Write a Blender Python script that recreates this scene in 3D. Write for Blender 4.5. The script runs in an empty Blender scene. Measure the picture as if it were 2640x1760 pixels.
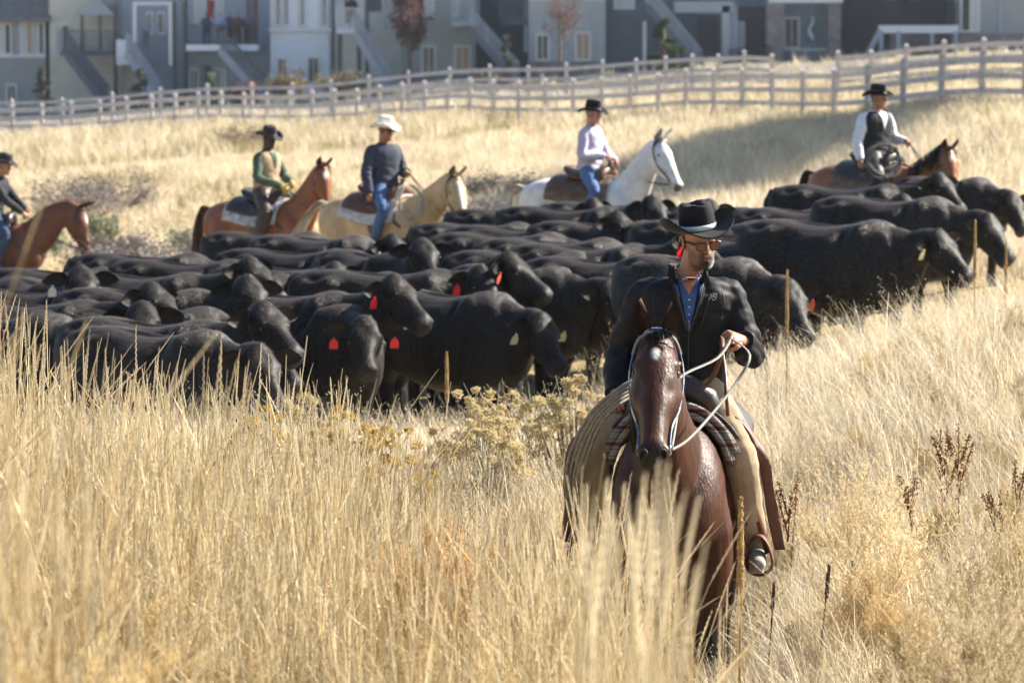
import bpy, bmesh, math, random
import numpy as np
from mathutils import Vector, Matrix, Euler, noise

scene = bpy.context.scene
COL = scene.collection
R = math.radians
rng = random.Random(7)

# ------------------------------------------------------------------ camera
FPX, CU, CV, HOR, CAMZ = 9900.0, 1320.0, 880.0, 112.0, 3.27
PITCH = math.atan((CV - HOR) / FPX)
cam_d = bpy.data.cameras.new('camera')
cam_d.lens = 135.0; cam_d.sensor_width = 36.0
cam_d.clip_start = 0.1; cam_d.clip_end = 4000
cam_d.dof.use_dof = True; cam_d.dof.focus_distance = 17.3; cam_d.dof.aperture_fstop = 6.4
cam = bpy.data.objects.new('camera', cam_d); COL.objects.link(cam)
cam.location = (0, 0, CAMZ); cam.rotation_euler = (math.pi / 2 - PITCH, 0, 0)
scene.camera = cam

# ------------------------------------------------------------------ light
SUN_AZ, SUN_EL = R(66), R(37)          # azimuth from the view direction (+Y) towards +X
sd = Vector((math.sin(SUN_AZ) * math.cos(SUN_EL), math.cos(SUN_AZ) * math.cos(SUN_EL), math.sin(SUN_EL)))
world = bpy.data.worlds.new('World'); scene.world = world; world.use_nodes = True
wn = world.node_tree; bg = wn.nodes['Background']
sky = wn.nodes.new('ShaderNodeTexSky'); sky.sky_type = 'NISHITA'; sky.sun_disc = False
sky.sun_elevation = SUN_EL; sky.sun_rotation = SUN_AZ
wn.links.new(sky.outputs[0], bg.inputs[0]); bg.inputs[1].default_value = 0.064
sun_d = bpy.data.lights.new('sun', 'SUN'); sun_d.energy = 5.0; sun_d.angle = R(0.55); sun_d.color = (1, 0.935, 0.82)
sun = bpy.data.objects.new('sun', sun_d); COL.objects.link(sun)
sun.rotation_euler = sd.to_track_quat('Z', 'Y').to_euler()
vs = scene.view_settings
vs.view_transform = 'Standard'; vs.look = 'None'; vs.gamma = 1.0; vs.use_curve_mapping = False
vs.exposure = 1.62
scene.cycles.max_bounces = 5; scene.cycles.diffuse_bounces = 2; scene.cycles.transparent_max_bounces = 12
scene.cycles.caustics_reflective = False; scene.cycles.caustics_refractive = False
scene.cycles.use_denoising = True; scene.cycles.use_adaptive_sampling = True; scene.cycles.adaptive_threshold = .025

# ------------------------------------------------------------------ pixel helpers (photo pixels 2640 x 1760)
def at(u, v, Y):
    dx = (u - CU) / FPX; dy = -(v - CV) / FPX
    d = Vector((dx, math.cos(PITCH) + dy * math.sin(PITCH), -math.sin(PITCH) + dy * math.cos(PITCH)))
    return Vector((0, 0, CAMZ)) + d * (Y / d.y)
VS = 2640 / 2352.0
def av(u, v, Y): return at(u * VS, v * VS, Y)

# ------------------------------------------------------------------ terrain heights: rows of distance, columns of lateral angle
TU = [-2000, 0, 660, 1320, 1980, 2640, 4640]
TT = [(-30, 1.7, 1.7, 1.7, 1.7, 1.7, 1.7, 1.7), (2, 1.78, 1.78, 1.76, 1.72, 1.7, 1.7, 1.7), (7, 1.8, 1.7, 1.64, 1.6, 1.55, 1.55, 1.65),
      (10, 1.5, 1.28, 1.06, .98, .95, 1.02, 1.3), (13, 1.35, 1.1, .86, .74, .74, .82, 1.05), (15.5, 1.3, 1.08, .78, .46, .60, .70, .95),
      (18, 1.0, .80, .46, .08, .42, .68, 1.0), (21, .6, .5, .42, .26, .48, .82, 1.1), (23.5, .5, .46, .48, .46, .6, 1.0, 1.25), (25.3, .3, .16, .16, .16, .66, 1.08, 1.3),
      (27.3, .2, .0, .02, .03, .56, 1.04, 1.3), (30, .1, -.02, .0, .02, .32, .68, 1.1), (36, -.1, -.16, -.02, .05, .26, .55, 1.0), (43, -.3, -.34, -.08, .12, .3, .52, 1.0),
      (50, -.4, -.42, -.1, .13, .38, .7, 1.2), (60, -.4, -.4, -.1, .16, .52, .92, 1.5), (80, -.5, -.45, -.1, .24, .8, 1.36, 2.0),
      (100, -.6, -.5, -.1, .36, 1.0, 1.8, 2.5), (122, -.8, -.64, -.08, .56, 1.3, 2.1, 2.8), (145, -1, -.76, -.08, .8, 1.55, 2.3, 3.0),
      (170, -1, -.86, -.05, 1.0, 1.95, 2.55, 3.2), (185, -.9, -.9, 0, 1.1, 2.2, 2.8, 3.4), (196, -.4, -.3, .2, 1.3, 2.45, 3.0, 3.4),
      (260, 0, 0, .6, 1.6, 2.6, 3.2, 3.5), (500, 0, 0, .6, 1.6, 2.6, 3.2, 3.5), (3000, 0, 0, .6, 1.6, 2.6, 3.2, 3.5)]
TY = np.array([r[0] for r in TT], float); TZ = np.array([r[1:] for r in TT], float)
def _cub(x, xs):
    i = int(np.clip(np.searchsorted(xs, x) - 1, 0, len(xs) - 2))
    t = float(np.clip((x - xs[i]) / (xs[i + 1] - xs[i]), 0, 1))
    return i, t
def _cr(p0, p1, p2, p3, t):
    m1 = (p2 - p0) * .5; m2 = (p3 - p1) * .5
    return p1 + t * (m1 + t * (3 * (p2 - p1) - 2 * m1 - m2 + t * (2 * (p1 - p2) + m1 + m2)))
TUa = np.array(TU, float)
def ground(x, y):
    u = CU + x / max(y, 4.0) * FPX
    i, t = _cub(y, TY); j, s = _cub(u, TUa)
    n, m = len(TY) - 1, len(TUa) - 1
    s = s * s * (3 - 2 * s)
    def row(k):
        k = min(max(k, 0), n); return TZ[k, j] * (1 - s) + TZ[k, j + 1] * s
    z = row(i) * (1 - t) + row(i + 1) * t
    z -= .34 * math.exp(-((x - .78) / .42) ** 2 - ((y - 17.9) / 1.3) ** 2)      # the trodden line the horse walks in
    if 4 < y < 150:
        k = min(1.0, 30 / max(y, 1))
        z += .05 * noise.noise(Vector((x * .7, y * .35, 1.3))) * min(1, max(0, (y - 4) / 6)) + .035 * noise.noise(Vector((x * 2.1, y * 1.1, 5.3))) * k
    return z

# ------------------------------------------------------------------ materials
MATS = {}
def nd(nt, t, **kw):
    n = nt.nodes.new(t)
    for k, v in kw.items():
        if k.startswith('i_'): n.inputs[k[2:].replace('_', ' ')].default_value = v
        else: setattr(n, k, v)
    return n
def c4(c): return (c[0], c[1], c[2], 1.0)
def mat(name, col, rough=.6, spec=.5, var=.0, vscale=8, col2=None, bump=0, bscale=60, bstretch=None, attr=False, sheen=0, metal=0,
        coat=0, transl=0, rand=0, bdist=.01, detail=4, rvar=0):
    if name in MATS: return MATS[name]
    m = bpy.data.materials.new(name); m.use_nodes = True; nt = m.node_tree; L = nt.links.new
    b = nt.nodes['Principled BSDF']
    b.inputs['Roughness'].default_value = rough; b.inputs['Specular IOR Level'].default_value = spec
    b.inputs['Metallic'].default_value = metal
    if sheen: b.inputs['Sheen Weight'].default_value = sheen; b.inputs['Sheen Roughness'].default_value = .45
    if coat: b.inputs['Coat Weight'].default_value = coat; b.inputs['Coat Roughness'].default_value = .3
    tc = nd(nt, 'ShaderNodeTexCoord')
    if attr:
        a = nd(nt, 'ShaderNodeAttribute', attribute_name='col'); src = a.outputs['Color']
    else:
        rgb = nd(nt, 'ShaderNodeRGB'); rgb.outputs[0].default_value = c4(col); src = rgb.outputs[0]
    if var or col2:
        no = nd(nt, 'ShaderNodeTexNoise'); no.inputs['Scale'].default_value = vscale; no.inputs['Detail'].default_value = detail; no.inputs['Roughness'].default_value = .6
        L(tc.outputs['Object'], no.inputs['Vector'])
        mx = nd(nt, 'ShaderNodeMix', data_type='RGBA')
        mr = nd(nt, 'ShaderNodeMapRange'); mr.inputs[1].default_value = .32; mr.inputs[2].default_value = .68
        L(no.outputs[0], mr.inputs[0])
        if col2:
            L(mr.outputs[0], mx.inputs[0]); L(src, mx.inputs[6]); mx.inputs[7].default_value = c4(col2); src = mx.outputs[2]
        if var:
            hs = nd(nt, 'ShaderNodeHueSaturation'); m2 = nd(nt, 'ShaderNodeMapRange')
            m2.inputs[3].default_value = 1 - var; m2.inputs[4].default_value = 1 + var
            L(mr.outputs[0], m2.inputs[0]); L(m2.outputs[0], hs.inputs['Value']); L(src, hs.inputs['Color']); src = hs.outputs[0]
    if rand:
        oi = nd(nt, 'ShaderNodeObjectInfo'); hs = nd(nt, 'ShaderNodeHueSaturation'); m2 = nd(nt, 'ShaderNodeMapRange')
        m2.inputs[3].default_value = 1 - rand; m2.inputs[4].default_value = 1 + rand
        L(oi.outputs['Random'], m2.inputs[0]); L(m2.outputs[0], hs.inputs['Value']); L(src, hs.inputs['Color']); src = hs.outputs[0]
    L(src, b.inputs['Base Color'])
    if bump:
        nb = nd(nt, 'ShaderNodeTexNoise'); nb.inputs['Scale'].default_value = bscale; nb.inputs['Detail'].default_value = 3
        if bstretch:
            mp = nd(nt, 'ShaderNodeMapping'); mp.inputs['Scale'].default_value = bstretch
            L(tc.outputs['Object'], mp.inputs[0]); L(mp.outputs[0], nb.inputs['Vector'])
        else: L(tc.outputs['Object'], nb.inputs['Vector'])
        bp = nd(nt, 'ShaderNodeBump'); bp.inputs['Strength'].default_value = bump; bp.inputs['Distance'].default_value = bdist
        L(nb.outputs[0], bp.inputs['Height']); L(bp.outputs[0], b.inputs['Normal'])
        if rvar:
            m3 = nd(nt, 'ShaderNodeMapRange'); m3.inputs[3].default_value = rough - rvar; m3.inputs[4].default_value = rough + rvar
            L(nb.outputs[0], m3.inputs[0]); L(m3.outputs[0], b.inputs['Roughness'])
    if transl:
        t = nd(nt, 'ShaderNodeBsdfTranslucent'); L(src, t.inputs[0])
        ms = nd(nt, 'ShaderNodeMixShader'); ms.inputs[0].default_value = transl
        L(b.outputs[0], ms.inputs[1]); L(t.outputs[0], ms.inputs[2]); L(ms.outputs[0], nt.nodes['Material Output'].inputs[0])
    MATS[name] = m
    return m

# ------------------------------------------------------------------ mesh builder
class MB:
    def __init__(s): s.v = []; s.f = []; s.c = []; s.col = (1, 1, 1); s.mi = []; s.m = 0
    def add(s, vs_, fs, col=None):
        o = len(s.v); s.v.extend([tuple(p) for p in vs_]); s.f.extend([tuple(i + o for i in f) for f in fs])
        s.c.extend([col or s.col] * len(vs_)); s.mi.extend([s.m] * len(fs)); return o
    def box(s, c, d, rot=None, col=None):
        x, y, z = d[0] / 2, d[1] / 2, d[2] / 2
        P = [Vector((a, b, e)) for e in (-z, z) for a, b in ((-x, -y), (x, -y), (x, y), (-x, y))]
        if rot is not None: P = [rot @ p for p in P]
        c = Vector(c)
        s.add([p + c for p in P], [(3, 2, 1, 0), (4, 5, 6, 7), (0, 1, 5, 4), (1, 2, 6, 5), (2, 3, 7, 6), (3, 0, 4, 7)], col)
    def bar(s, a, b, w, h, up=(0, 0, 1), col=None):
        a = Vector(a); b = Vector(b); d = b - a; L = d.length; d.normalize()
        r = d.cross(Vector(up)); r = r.normalized() if r.length > 1e-5 else Vector((1, 0, 0)); u = r.cross(d)
        M = Matrix((r, d, u)).transposed()
        s.box((a + b) / 2, (w, L, h), M, col)
    def rings(s, rings, cap=True, closed=False, col=None):
        n = len(rings[0]); o = len(s.v); V = [p for r in rings for p in r]; F = []
        m = len(rings)
        for i in range(m if closed else m - 1):
            a = i * n; b = ((i + 1) % m) * n
            for k in range(n): F.append((a + k, a + (k + 1) % n, b + (k + 1) % n, b + k))
        if cap and not closed:
            F.append(tuple(range(n))[::-1]); F.append(tuple((m - 1) * n + k for k in range(n)))
        s.add(V, F, col)
    def tube(s, pts, rad, n=8, cap=True, up=None, flat=1.0, closed=False, col=None):
        P = [Vector(p) for p in pts]
        if not hasattr(rad, '__len__'): rad = [rad] * len(P)
        rings = []; pu = Vector(up) if up else None
        for i, p in enumerate(P):
            if closed: t = P[(i + 1) % len(P)] - P[i - 1]
            else: t = P[min(i + 1, len(P) - 1)] - P[max(i - 1, 0)]
            if t.length < 1e-9: t = Vector((0, 0, 1))
            t.normalize()
            if pu is None: pu = Vector((1, 0, 0)) if abs(t.x) < .8 else Vector((0, 0, 1))
            u = pu - t * pu.dot(t)
            if u.length < 1e-6: u = Vector((0, 1, 0)) - t * t.y
            u.normalize(); w = t.cross(u); pu = u if up is None else Vector(up)
            r = rad[i]; rx, ry = (r if hasattr(r, '__len__') else (r, r * flat))
            rings.append([p + u * (math.cos(2 * math.pi * k / n) * rx) + w * (math.sin(2 * math.pi * k / n) * ry) for k in range(n)])
        s.rings(rings, cap, closed, col)
    def ell(s, c, r, n=12, m=8, rot=None, col=None):
        rg = []
        for i in range(1, m):
            a = math.pi * i / m - math.pi / 2
            rg.append([Vector((r[0] * math.cos(a) * math.cos(2 * math.pi * k / n), r[1] * math.cos(a) * math.sin(2 * math.pi * k / n), r[2] * math.sin(a))) for k in range(n)])
        if rot is not None: rg = [[rot @ p for p in q] for q in rg]
        c = Vector(c)
        s.rings([[p + c for p in q] for q in rg], True, False, col)
    def merge(s, o, M=None):
        vs_ = [M @ Vector(p) for p in o.v] if M is not None else o.v
        k = len(s.v); s.v.extend([tuple(p) for p in vs_]); s.f.extend([tuple(i + k for i in f) for f in o.f]); s.c.extend(o.c); s.mi.extend(o.mi)
    def mesh(s, name, smooth=True, attr=True):
        me = bpy.data.meshes.new(name); me.from_pydata([tuple(p) for p in s.v], [], s.f)
        if attr and any(c != (1, 1, 1) for c in s.c):
            a = me.color_attributes.new('col', 'FLOAT_COLOR', 'POINT')
            a.data.foreach_set('color', np.array([(c[0], c[1], c[2], 1) for c in s.c], 'f').ravel())
        if any(s.mi): me.polygons.foreach_set('material_index', np.array(s.mi, 'i'))
        if smooth: me.polygons.foreach_set('use_smooth', np.ones(len(me.polygons), bool))
        me.update(); return me
    def build(s, name, m, parent=None, smooth=True, loc=None, rot=None):
        me = s.mesh(name, smooth)
        for q in (m if isinstance(m, (list, tuple)) else [m]): me.materials.append(q)
        return link(name, me, parent, loc, rot)

def link(name, me, parent=None, loc=None, rot=None):
    o = bpy.data.objects.new(name, me); COL.objects.link(o)
    if parent is not None: o.parent = parent
    if loc is not None: o.location = loc
    if rot is not None: o.rotation_euler = rot
    return o
def tag(o, label, cat, group=None, kind=None):
    if label: o['label'] = label
    if cat: o['category'] = cat
    if group: o['group'] = group
    if kind: o['kind'] = kind
    return o
def empty(name, loc=(0, 0, 0), rz=0):
    o = bpy.data.objects.new(name, None); COL.objects.link(o); o.location = loc; o.rotation_euler = (0, 0, rz); o.empty_display_size = .1
    return o
def struct(o): o['kind'] = 'structure'; return o
def copy_tree(o, parent=None):
    c = o.copy(); COL.objects.link(c)
    if parent is not None: c.parent = parent
    for ch in list(o.children): copy_tree(ch, c)
    return c

def fuse(mb, vox, smooth=2, factor=.5):
    """one continuous skin from overlapping closed lofts; returns (verts Nx3, faces)"""
    me = mb.mesh('tmp', False, False); bm = bmesh.new(); bm.from_mesh(me); bmesh.ops.recalc_face_normals(bm, faces=bm.faces); bm.to_mesh(me); bm.free()
    o = bpy.data.objects.new('tmp', me); COL.objects.link(o)
    r = o.modifiers.new('r', 'REMESH'); r.mode = 'VOXEL'; r.voxel_size = vox
    if smooth:
        sm = o.modifiers.new('s', 'SMOOTH'); sm.iterations = smooth; sm.factor = factor
    dg = bpy.context.evaluated_depsgraph_get(); dg.update()
    e = o.evaluated_get(dg); m2 = e.to_mesh()
    V = np.empty(len(m2.vertices) * 3, 'f'); m2.vertices.foreach_get('co', V); V = V.reshape(-1, 3).astype(float)
    F = [tuple(p.vertices) for p in m2.polygons]
    e.to_mesh_clear(); bpy.data.objects.remove(o); bpy.data.meshes.remove(me)
    return V, F
def normals(V, F):
    N = np.zeros_like(V); Q = np.array([f[:4] if len(f) >= 4 else (f[0], f[1], f[2], f[2]) for f in F])
    n = np.cross(V[Q[:, 2]] - V[Q[:, 0]], V[Q[:, 3]] - V[Q[:, 1]])
    for k in range(4): np.add.at(N, Q[:, k], n)
    return N / (np.linalg.norm(N, axis=1, keepdims=True) + 1e-12)
def brush(V, N, c, r, amt, direction=None):
    """gaussian push along the normals (or a direction); r may be a triple"""
    rr = np.array(r if hasattr(r, '__len__') else (r, r, r), float)
    d2 = (((V - np.array(c, float)) / rr) ** 2).sum(1); w = np.exp(-d2 * 1.6)[:, None] * (d2 < 4)[:, None]
    V += w * amt * (N if direction is None else np.array(direction, float))
def mesh_from(V, F, cols=None, name='body', smooth=True):
    me = bpy.data.meshes.new(name); me.from_pydata(V.tolist(), [], F)
    if cols is not None:
        a = me.color_attributes.new('col', 'FLOAT_COLOR', 'POINT')
        C = np.ones((len(V), 4), 'f'); C[:, :3] = cols; a.data.foreach_set('color', C.ravel())
    if smooth: me.polygons.foreach_set('use_smooth', np.ones(len(me.polygons), bool))
    me.update(); return me
def catmull(pts, n):
    P = [np.array(p, float) for p in pts]; out = []
    for i in range(len(P) - 1):
        p0 = P[max(i - 1, 0)]; p1 = P[i]; p2 = P[i + 1]; p3 = P[min(i + 2, len(P) - 1)]
        for k in range(n):
            t = k / n
            out.append(.5 * (2 * p1 + (p2 - p0) * t + (2 * p0 - 5 * p1 + 4 * p2 - p3) * t * t + (3 * p1 - p0 - 3 * p2 + p3) * t ** 3))
    out.append(P[-1]); return out
# ------------------------------------------------------------------ ground sheet
def build_ground():
    ys = [-30, -15, -5, 0, 3] + list(np.arange(5, 60, .5)) + list(np.arange(60, 130, 1.6)) + list(np.arange(130, 215, 3)) + [225, 260, 320, 450, 700, 1000]
    nc = 150; V = []; F = []
    for y in ys:
        w = 10 + max(y, 0) * .45 if y < 220 else 10 + y * 1.0
        for j in range(nc + 1):
            s_ = j / nc * 2 - 1; x = w * math.copysign(abs(s_) ** 1.35, s_); V.append((x, y, ground(x, y)))
    for i in range(len(ys) - 1):
        for j in range(nc): a = i * (nc + 1) + j; F.append((a, a + 1, a + nc + 2, a + nc + 1))
    me = mesh_from(np.array(V), F, None, 'ground'); o = link('ground', me); o['kind'] = 'structure'
    m = bpy.data.materials.new('dry_ground'); m.use_nodes = True; nt = m.node_tree; L = nt.links.new; b = nt.nodes['Principled BSDF']; b.inputs['Roughness'].default_value = .95; b.inputs['Specular IOR Level'].default_value = .1
    tc = nd(nt, 'ShaderNodeTexCoord')
    def nz(sc, det=6, st=None):
        n = nd(nt, 'ShaderNodeTexNoise'); n.inputs['Scale'].default_value = sc; n.inputs['Detail'].default_value = det; n.inputs['Roughness'].default_value = .65
        if st: mp = nd(nt, 'ShaderNodeMapping'); mp.inputs['Scale'].default_value = st; L(tc.outputs['Object'], mp.inputs[0]); L(mp.outputs[0], n.inputs['Vector'])
        else: L(tc.outputs['Object'], n.inputs['Vector'])
        return n
    r = nd(nt, 'ShaderNodeValToRGB'); n1 = nz(3.5); L(n1.outputs[0], r.inputs[0])
    r.color_ramp.elements[0].position = .3; r.color_ramp.elements[0].color = c4((.17, .115, .06)); r.color_ramp.elements[1].position = .68; r.color_ramp.elements[1].color = c4((.46, .35, .19))
    e = r.color_ramp.elements.new(.5); e.color = c4((.34, .25, .13))
    n2 = nz(.16, 4, (1, .35, 1)); mx = nd(nt, 'ShaderNodeMix', data_type='RGBA'); mr = nd(nt, 'ShaderNodeMapRange'); mr.inputs[1].default_value = .42; mr.inputs[2].default_value = .62; mr.inputs[4].default_value = .55
    L(n2.outputs[0], mr.inputs[0]); L(mr.outputs[0], mx.inputs[0]); L(r.outputs[0], mx.inputs[6]); mx.inputs[7].default_value = c4((.50, .40, .23)); L(mx.outputs[2], b.inputs['Base Color'])
    bp = nd(nt, 'ShaderNodeBump'); bp.inputs['Strength'].default_value = .8; bp.inputs['Distance'].default_value = .06; n3 = nz(14); L(n3.outputs[0], bp.inputs['Height']); L(bp.outputs[0], b.inputs['Normal'])
    me.materials.append(m); return o
build_ground()
def mulch_shade_bed():  # dark mulch and stone sheet; the yard's shade is also in its colour
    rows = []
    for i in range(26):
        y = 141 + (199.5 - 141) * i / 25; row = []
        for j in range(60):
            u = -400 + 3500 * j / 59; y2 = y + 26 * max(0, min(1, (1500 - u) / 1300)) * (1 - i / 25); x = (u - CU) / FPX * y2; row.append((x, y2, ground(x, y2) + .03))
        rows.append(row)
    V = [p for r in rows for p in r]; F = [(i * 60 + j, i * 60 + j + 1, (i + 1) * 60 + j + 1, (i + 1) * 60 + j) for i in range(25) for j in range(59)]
    me = mesh_from(np.array(V), F, None, 'mulch_shade_bed'); me.materials.append(mat('mulch_shade', (.13, .115, .10), .95, .1, col2=(.24, .22, .19), vscale=1.6, bump=.6, bscale=6)); o = link('mulch_shade_bed', me); o['kind'] = 'structure'
mulch_shade_bed()
# ------------------------------------------------------------------ four-legged bodies (x forward, y left, z up, feet at z = 0)
def sup(a, e):
    c = math.cos(a); s = math.sin(a)
    return math.copysign(abs(c) ** e, c), math.copysign(abs(s) ** e, s)
def body_loft(mb, secs, n=28, et=.85, eb=1.0, sub=4):
    S = catmull(secs, sub); rings = []
    for x, zt, zb, hw in S:
        zc = zb + (zt - zb) * .52; r = []
        for k in range(n):
            a = 2 * math.pi * k / n; c, s_ = sup(a, et if math.sin(a) > 0 else eb)
            r.append((x, hw * c, zc + (s_ * (zt - zc) if s_ > 0 else s_ * (zc - zb))))
        rings.append(r)
    mb.rings(rings)
def path_loft(mb, pts, n=20, sub=4, upref=(0, 0, 1), sq=1.0):
    """pts: (x,y,z, half_width, half_depth)"""
    S = catmull(pts, sub); rings = []
    for i, p in enumerate(S):
        a = Vector(S[max(i - 1, 0)][:3]); b = Vector(S[min(i + 1, len(S) - 1)][:3]); t = (b - a).normalized()
        u = Vector(upref) - t * t.dot(Vector(upref)); u.normalize(); w = t.cross(u)
        r = []
        for k in range(n):
            c, s_ = sup(2 * math.pi * k / n, sq)
            r.append(Vector(p[:3]) + w * (p[3] * c) + u * (p[4] * s_))
        rings.append(r)
    mb.rings(rings)
class Head:
    """frame of a head: origin at the poll, a along the face, n out of the forehead, w to the animal's left"""
    def __init__(s, poll, pitch, yaw, roll=0):
        s.o = Vector(poll)
        M = Matrix.Rotation(yaw, 3, 'Z') @ Matrix.Rotation(pitch, 3, 'Y') @ Matrix.Rotation(roll, 3, 'X')
        s.a = M @ Vector((1, 0, 0)); s.n = M @ Vector((0, 0, 1)); s.w = M @ Vector((0, 1, 0)); s.M = M
        s.A = np.array(M.transposed()); s.on = np.array(s.o)
    def p(s, t, w, n): return s.o + s.a * t + s.w * w + s.n * n
    def loc(s, V): return (V - s.on) @ s.A.T
    def m4(s): return Matrix.Translation(s.o) @ s.M.to_4x4()
def head_loft(mb, H, secs, n=24, sub=4, e=.9):
    rings = []
    for t, top, bot, hw in catmull(secs, sub):
        c0 = (top + bot) / 2; r = []
        for k in range(n):
            c, s_ = sup(2 * math.pi * k / n, e); hwk = hw * (1 - .30 * max(0, -s_))
            r.append(H.p(t, hwk * c, c0 + s_ * (top - bot) / 2))
        rings.append(r)
    mb.rings(rings)
def leaf_ear(mb, base, tip, wide, nrm, cup=.3, n=7, col=(1, 1, 1), col2=None, thick=.006, bulge=.5):
    """a cupped leaf with thickness; wide = half width, nrm = direction of the opening"""
    b = Vector(base); d = Vector(tip) - b; nr = Vector(nrm); nr = (nr - d.normalized() * nr.dot(d.normalized())).normalized(); w = d.normalized().cross(nr)
    m = 7; rows = []
    for side in (1, -1):
        g = []
        for i in range(n + 1):
            t = i / n; ww = wide * (math.sin(math.pi * min(1, t * .9 + .1) ** bulge) ** .8 * .98 + .02) if t < 1 else .002
            for j in range(m):
                s_ = j / (m - 1) * 2 - 1
                g.append(b + d * t + w * (ww * s_) - nr * (cup * wide * (1 - s_ * s_) * (1 - t * .5)) - nr * (thick if side < 0 else 0))
        rows.append(g)
    for side, g in enumerate(rows):
        F = []
        for i in range(n):
            for j in range(m - 1):
                q = (i * m + j, i * m + j + 1, (i + 1) * m + j + 1, (i + 1) * m + j)
                F.append(q if side == 0 else q[::-1])
        o = mb.add(g, F, (col2 or col) if side == 0 else col)

COW_BODY = [(-.86, 1.16, .92, .10), (-.82, 1.26, .80, .20), (-.70, 1.33, .66, .285), (-.52, 1.35, .58, .325), (-.38, 1.345, .53, .335), (-.15, 1.305, .47, .37),
            (.08, 1.295, .44, .39), (.28, 1.325, .45, .375), (.46, 1.37, .48, .31), (.6, 1.34, .50, .275), (.74, 1.24, .55, .235), (.85, 1.12, .64, .17), (.91, 1.0, .76, .08)]
COW_HEAD = [(-.05, .03, -.07, .06), (-.01, .07, -.11, .10), (.06, .09, -.16, .132), (.14, .092, -.20, .148), (.23, .082, -.215, .124), (.32, .070, -.19, .090),
            (.40, .064, -.158, .078), (.46, .066, -.148, .088), (.51, .052, -.138, .088), (.545, .02, -.11, .06)]
def tri_mesh(P, cols, name):
    n = len(P); me = bpy.data.meshes.new(name); me.vertices.add(n); me.vertices.foreach_set('co', P.astype('f').ravel()); me.loops.add(n); me.loops.foreach_set('vertex_index', np.arange(n, dtype='i'))
    me.polygons.add(n // 3); me.polygons.foreach_set('loop_start', np.arange(0, n, 3, dtype='i')); me.update(calc_edges=True); a = me.color_attributes.new('col', 'FLOAT_COLOR', 'POINT'); C = np.ones((n, 4), 'f'); C[:, :3] = cols; a.data.foreach_set('color', C.ravel()); return me
def fur_mesh(V, F, N, n, length, width, seed, hloc, col=(.034, .028, .024), vcol=None, lift=(.12, .55), jit=.2, mt=None):
    rs = np.random.RandomState(seed); Q = np.array([f[:3] for f in F]); i = Q[rs.randint(0, len(Q), n)]; w = rs.dirichlet((1, 1, 1), n)
    C = (V[i] * w[:, :, None]).sum(1); Nn = N[i[:, 0]]; L = hloc(C)
    d = np.tile(np.array([-.75, 0, -.55]), (n, 1)) + rs.normal(0, jit, (n, 3)); hd = (L[:, 0] > -.05) & (L[:, 0] < .6) & (np.abs(L[:, 1]) < .16); d[hd] += np.array([.8, 0, .2])
    d -= Nn * (d * Nn).sum(1)[:, None]; d /= np.linalg.norm(d, axis=1)[:, None] + 1e-9; d = d + Nn * rs.uniform(*lift, (n, 1)); d /= np.linalg.norm(d, axis=1)[:, None]
    ln = rs.uniform(*length, (n, 1)); pollh = (np.abs(L[:, 0] - .01) < .09) & (np.abs(L[:, 1]) < .09); ln[pollh] *= 1.7
    sd_ = np.cross(d, Nn); sd_ /= np.linalg.norm(sd_, axis=1)[:, None] + 1e-9; sd_ *= width
    P = np.stack([C - sd_, C + sd_, C + d * ln], 1).reshape(-1, 3); 
    if vcol is None: vcol2 = np.array(col) * (1 + np.clip(Nn[:, 2:3], 0, 1) ** 3 * np.array([[1.0, .75, .55]]));  # up-facing hairs lightened: sunlight on the backs put into the colour
    cc = np.repeat((vcol2 if vcol is None else vcol[i[:, 0]]) * rs.uniform(*((.6, 1.6) if vcol is None else (.75, 1.2)), (n, 1)), 3, 0); me = tri_mesh(P, cc, 'fur'); me.materials.append(mt or M_fur); return me
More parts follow.
